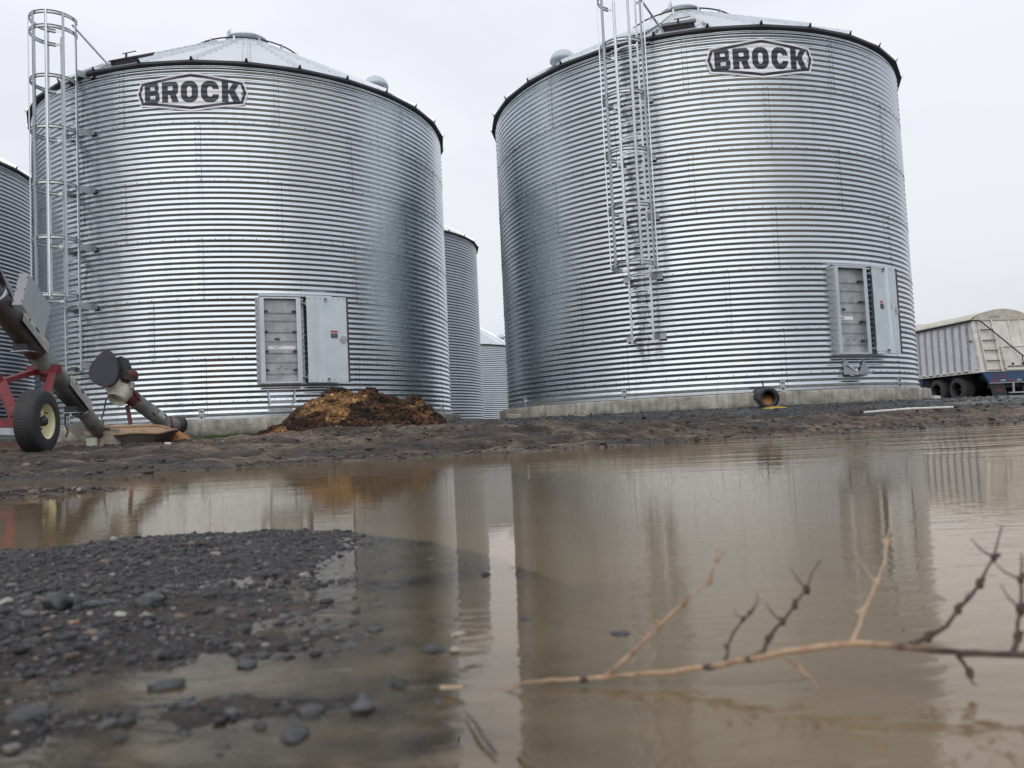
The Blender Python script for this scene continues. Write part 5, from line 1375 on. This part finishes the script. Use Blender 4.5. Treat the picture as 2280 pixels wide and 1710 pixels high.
# ------------------------------------------------------------------ hopper trailer on the right
def trailer():
    O = Vector((18.79, 33.0, tz(18.8, 33.))); root = empty('hopper_trailer', O, rad(8.5)); zb = 1.65-O.z; zt = zb+2.14; W = 2.75; L = 9.5; k = .36
    tag(root, 'white ribbed hopper trailer with blue bumper parked right of the right bin', 'trailer')
    X, Yv, Z = Vector((1, 0, 0)), Vector((0, 1, 0)), Vector((0, 0, 1))
    def rear(x, z, d=0): return Vector((x, k*(z-zb)/(zt-zb)-d, z))
    # body shell
    mb = MB(); mb.hexa([(0, 0, zb), (W, 0, zb), (W, L, zb), (0, L, zb), (0, k, zt), (W, k, zt), (W, L-.5, zt), (0, L-.5, zt)])
    put('body_shell', mb, [M['trailer_side']], root)
    for i in range(20):
        y = .55+i*.45
        mb = MB(); mb.box((-.025, y+.06, (zb+zt)/2), .05, .095, zt-zb-.04); put('side_rib', mb, [M['trailer_rib']], root)
    mb = MB(); mb.box((-.03, L/2, zb+.05), .07, L, .12); mb.box((-.03, L/2, zt-.04), .07, L-.6, .10)
    for i in range(20): mb.box((-.068, .78+i*.45, zb+.05), .01, .24, .035, mat=1)
    put('side_rail', mb, [M['trailer_rear'], M['darksteel']], root)
    mb = MB()
    mb.hexa([rear(-.04, zb, .05), rear(.10, zb, .05), rear(.10, zb, -.08), rear(-.04, zb, -.1), rear(-.04, zt, .05), rear(.10, zt, .05), rear(.10, zt, -.08), rear(-.04, zt, -.1)])
    mb.hexa([rear(W-.1, zb, .05), rear(W+.04, zb, .05), rear(W+.04, zb, -.08), rear(W-.1, zb, -.1), rear(W-.1, zt, .05), rear(W+.04, zt, .05), rear(W+.04, zt, -.08), rear(W-.1, zt, -.1)])
    for xx in (1.62, 2.1): mb.bar(rear(xx, zb+.9, .03), rear(xx, zt-.02, .03), .06, .05, Yv)
    mb.bar(rear(1.0, zb+1.0, .05), rear(W, zb+1.0, .05), .04, .12, Yv); mb.bar(rear(1.05, zb+.12, .10), rear(1.05, zb+1.0, .07), .06, .1, Yv)
    mb.hexa([rear(1.05, zb+.05, .10), rear(W, zb+.05, .10), rear(W, zb+.05, .02), rear(1.05, zb+.05, .02), rear(1.05, zb+.96, .10), rear(W, zb+.96, .10), rear(W, zb+.96, .02), rear(1.05, zb+.96, .02)])
    put('rear_posts', mb, [M['trailer_rear']], root)
    mb = MB()
    mb.hexa([rear(.10, zb, .01), rear(W-.1, zb, .01), rear(W-.1, zb, -.02), rear(.10, zb, -.02), rear(.10, zt, .01), rear(W-.1, zt, .01), rear(W-.1, zt, -.02), rear(.10, zt, -.02)]); put('rear_panel', mb, [M['trailer_rear']], root)
    # arched end board
    n = 16; arc = [(W*i/n, zt+.02+.42*math.sin(PI*i/n)**.75) for i in range(n+1)]
    mb = MB(); mb.prism([(0, zt-.02)]+arc+[(W, zt-.02)], (0, k-.06, 0), X, Z, Yv, .05); put('arched_end_board', mb, [M['tarp']], root)
    # tarp
    ys = np.linspace(k-.03, L-.5, 60); G = np.zeros((60, 2*n+1, 3)); rg = np.random.RandomState(3)
    for i, y in enumerate(ys):
        for j in range(2*n+1):
            s = j/(2*n); x = -.06+(W+.12)*s; z = zt+.02+.40*max(0, math.sin(PI*s))**.75
            z += .03*math.sin(y*4.1+s*3)*math.sin(PI*s)**.5*.5
            G[i, j] = (x, y, z if 0 < j < 2*n else zt-.10-.02*math.sin(y*6))
    mb = MB(); mb.grid(G, False, 0, True); put('tarp_cover', mb, [M['tarp']], root)
    mb = MB(); mb.tube([(-.09, k-.15, zt-.02), (-.09, L-.5, zt-.06)], .045, 10); mb.tube([(-.09, k-.15, zt-.02), (.25, k-.18, zt-.04), (.28, k-.20, zt-.08)], .03, 8); put('tarp_roller', mb, [M['darksteel']], root)
    mb = MB(); mb.tube([rear(.28, zt-.08, .20), rear(1.75, zb+.62, .26), rear(1.85, zb+.55, .3)], .028, 8); mb.tube([rear(1.75, zb+.62, .26), rear(1.75, zb+.3, .22), rear(2.0, zb+.2, .2)], .02, 8); put('crank_handle', mb, [M['darksteel']], root)
    # ladder
    ld = bpy.data.objects.new('rear_ladder', None); COL.objects.link(ld); ld.parent = root
    for x in (.22, .86): mb = MB(); mb.bar(rear(x, zb, .09), rear(x, zt, .06), .06, .04, Yv); put('ladder_rail', mb, [M['trailer_rear']], ld)
    for z in (.06, .45, .87, 1.29, 1.72): mb = MB(); mb.bar(rear(.24, zb+z, .10), rear(.84, zb+z, .10), .035, .035, Yv); put('rung', mb, [M['darksteel']], ld)
    for x in (1.38, 1.85, 2.3): mb = MB(); mb.lathe([(0, .03), (.05, .03), (.055, 0)], rear(x, zb+.30, .11), (0, -1, 0), 20); put('tail_lamp', mb, [M['lamp_red']], root)
    mb = MB(); mb.box(rear(1.8, zb+.20, .14), 1.4, .03, .03); put('lamp_bar', mb, [M['darksteel']], root)
    mb = MB(); mb.box((-.02, .22, zb+.11), .05, .1, .05); mb.box((-.06, .42, zt-.85), .05, .07, .08, mat=0); put('marker_lamp', mb, [M['lamp_red']], root)
    mb = MB(); mb.box((-.07, .62, zt-.35), .01, .07, .38); mb.box((1.0, k-.075, zt+.14), .42, .01, .06); put('sticker', mb, [M['trailer_rib']], root)
    # blue rear beam
    mb = MB(); mb.hexa([(.30, -.06, zb-.44), (W-.3, -.06, zb-.44), (W-.3, .1, zb-.44), (.30, .1, zb-.44), (.0, -.06, zb-.02), (W, -.06, zb-.02), (W, .1, zb-.02), (.0, .1, zb-.02)]); put('rear_beam', mb, [M['bluepaint']], root)
    mb = MB()
    for i, x in enumerate(np.arange(.38, 2.3, .36)): mb.box((x+.14, -.066, zb-.36), .30 if i % 2 == 0 else .2, .006, .07, mat=i % 2)
    put('reflective_tape', mb, [M['reflector'], M['license']], root)
    mb = MB()
    def seg(pts2d, ox):
        for (a, b), (c, d) in zip(pts2d, pts2d[1:]): mb.bar((ox+a, -.069, zb-.29+b), (ox+c, -.069, zb-.29+d), .035, .006, Yv)
    seg([(0, .17), (.10, .19), (.12, .13), (.02, .02), (.14, .02)], .50); seg([(.0, .19), (.0, .0)], .70); seg([(.13, .19), (.02, .09), (.14, .0)], .70)
    seg([(0, .17), (.10, .19), (.12, .13), (.02, .02), (.14, .02)], .90)
    put('beam_lettering', mb, [M['reflector']], root)
    mb = MB(); mb.box((W/2, -.065, zb-.455), W-.55, .05, .03); put('bumper_lip', mb, [M['trailer_rib']], root)
    # undercarriage, with a dark cross block added to fill the bright gap
    mb = MB(); mb.box((.75, L/2, zb-.18), .12, L, .30); mb.box((W-.75, L/2, zb-.18), .12, L, .30); mb.box((W/2, 4.6, zb-.3), 1.9, 6.8, .5); mb.box((W/2, 3.5, .62), 2.1, .3, 1.05); mb.box((W/2, 1.6, .52), 1.9, .14, .14); mb.box((W/2, 2.9, .52), 1.9, .14, .14)
    put('chassis', mb, [M['darksteel']], root)
    mb = MB(); mb.box((W-.78, 2.3, .58), .10, 4.2, .95); mb.box((W/2, .35, .75), 1.6, .2, .5); put('underbody_dark_plate', mb, [M['darksteel']], root)  # dark plates added to close the bright gap under the trailer
    mb = MB(); mb.prism([(0, 0), (.38, 0), (.28, -.50), (.16, -.50)], (.05, 3.75, zb-.02), Yv, Z, X, .05); put('hopper_gusset', mb, [M['bluepaint']], root)
    for x in (.30, W-.30-.28):
        m2 = MB(); m2.hexa([(x+.12, -.03, .06), (x+.80, -.03, .06), (x+.80, -.01, .06), (x+.12, -.01, .06), (x, -.03, zb-.46), (x+.64, -.03, zb-.46), (x+.64, -.01, zb-.46), (x, -.01, zb-.46)]); fp = put('mud_flap', m2, [M['rubber']], root)
        m3 = MB(); m3.lathe([(.0, .0), (.16, 0)], (x+.42, -.036, .38), (0, -1, 0), 20); m3.V[-1][:, 2] = .38+(m3.V[-1][:, 2]-.38)*.35; put('flap_emblem', m3, [M['redfaded']], fp)
    mb = MB(); mb.box((2.0, -.1, zb-.70), .32, .02, .20); put('number_plate', mb, [M['trailer_rib']], root)
    mb = MB(); mb.box((1.75, -.12, zb-.86), 1.4, .08, .05); mb.box((1.3, -.08, zb-.65), .06, .06, .42); put('under_bar', mb, [M['trailer_rib']], root)
    M['truck_rubber'] = M.get('truck_rubber') or simple('dusty_truck_tyre', (.06, .06, .058), (.04, .04, .04), .8, 0, 14)
    for y in (1.55, 2.85):
        for s, x in ((-1, .28), (1, W-.28)):
            tyre(root, Vector((x, y, .52)), (s, 0, 0), .53, .52, .30, 48, 'darksteel', 'truck_rubber', deep=.12)
    return root
trailer()

# far wires
def wire(z, label):
    a = pt(1500, 735+z, 85); b = pt(2500, 700+z, 95); mb = MB(); mb.tube([a, a.lerp(b, .5)+Vector((0, 0, -.4)), b], .018, 5); tag(mb.build('overhead_wire', M['darksteel']), label, 'wire')
wire(0, 'upper of two thin wires crossing the sky above the trailer'); wire(9, 'lower of two thin wires crossing the sky above the trailer')

# ------------------------------------------------------------------ sky, sun, camera
w = bpy.data.worlds.new('World'); scene.world = w; w.use_nodes = True; nt = w.node_tree
for n_ in list(nt.nodes): nt.nodes.remove(n_)
out = nt.nodes.new('ShaderNodeOutputWorld')
sky = nt.nodes.new('ShaderNodeTexSky'); sky.sky_type = 'NISHITA'; sky.sun_disc = False; sky.sun_elevation = rad(42); sky.sun_rotation = rad(195); sky.air_density = 1; sky.dust_density = 3
hs = nt.nodes.new('ShaderNodeHueSaturation'); hs.inputs['Saturation'].default_value = .25; nt.links.new(sky.outputs[0], hs.inputs['Color'])
b1 = nt.nodes.new('ShaderNodeBackground'); b1.inputs['Strength'].default_value = .09; nt.links.new(hs.outputs[0], b1.inputs['Color'])
tc = nt.nodes.new('ShaderNodeTexCoord'); mp = nt.nodes.new('ShaderNodeMapping'); mp.inputs['Scale'].default_value = (1, 1, 2.6); nt.links.new(tc.outputs['Generated'], mp.inputs['Vector'])
no = nt.nodes.new('ShaderNodeTexNoise'); no.inputs['Scale'].default_value = 1.6; no.inputs['Detail'].default_value = 5; no.inputs['Roughness'].default_value = .5; nt.links.new(mp.outputs[0], no.inputs['Vector'])
cr = nt.nodes.new('ShaderNodeValToRGB'); cr.color_ramp.elements[0].position = .32; cr.color_ramp.elements[0].color = (.78, .80, .88, 1); cr.color_ramp.elements[1].position = .62; cr.color_ramp.elements[1].color = (.96, .98, 1.05, 1)
nt.links.new(no.outputs['Fac'], cr.inputs[0])
# overcast: brighter overhead, greyer low down
sx = nt.nodes.new('ShaderNodeSeparateXYZ'); nt.links.new(tc.outputs['Generated'], sx.inputs[0])
mr = nt.nodes.new('ShaderNodeMapRange'); mr.inputs['From Min'].default_value = 0; mr.inputs['From Max'].default_value = .5; mr.inputs['To Min'].default_value = .86; mr.inputs['To Max'].default_value = 1.04; nt.links.new(sx.outputs['Z'], mr.inputs['Value'])
b2 = nt.nodes.new('ShaderNodeBackground'); nt.links.new(cr.outputs[0], b2.inputs['Color']); nt.links.new(mr.outputs[0], b2.inputs['Strength'])
ms = nt.nodes.new('ShaderNodeMixShader'); ms.inputs[0].default_value = .90; nt.links.new(b1.outputs[0], ms.inputs[1]); nt.links.new(b2.outputs[0], ms.inputs[2]); nt.links.new(ms.outputs[0], out.inputs[0])

sd_ = bpy.data.lights.new('sun', 'SUN'); sd_.energy = .95; sd_.angle = rad(80); sd_.color = (1, .97, .93); so = bpy.data.objects.new('sun', sd_); COL.objects.link(so)
el, az = rad(42), rad(195); dv = Vector((math.sin(az)*math.cos(el), math.cos(az)*math.cos(el), math.sin(el))); so.rotation_euler = dv.to_track_quat('Z', 'Y').to_euler(); so.location = (0, 0, 40)

cd = bpy.data.cameras.new('camera'); cam = bpy.data.objects.new('camera', cd); COL.objects.link(cam); scene.camera = cam
cd.sensor_fit = 'HORIZONTAL'; cd.sensor_width = 36; cd.lens = F/2280*36; cd.clip_start = .02; cd.clip_end = 3000
cd.dof.use_dof = True; cd.dof.focus_distance = 12; cd.dof.aperture_fstop = 10
c, s = math.cos(ROL), math.sin(ROL); sp_, cp_ = math.sin(PIT), math.cos(PIT)
rt = Vector((c, -s*sp_, s*cp_)); upv = Vector((-s, -c*sp_, c*cp_)); fw = Vector((0, cp_, sp_))
cam.matrix_world = Matrix(((rt.x, upv.x, -fw.x, 0), (rt.y, upv.y, -fw.y, 0), (rt.z, upv.z, -fw.z, CAMZ), (0, 0, 0, 1)))
scene.view_settings.view_transform = 'Standard'; scene.view_settings.look = 'None'; scene.view_settings.exposure = 0; scene.view_settings.gamma = 1
scene.cycles.max_bounces = 8; scene.cycles.transparent_max_bounces = 8
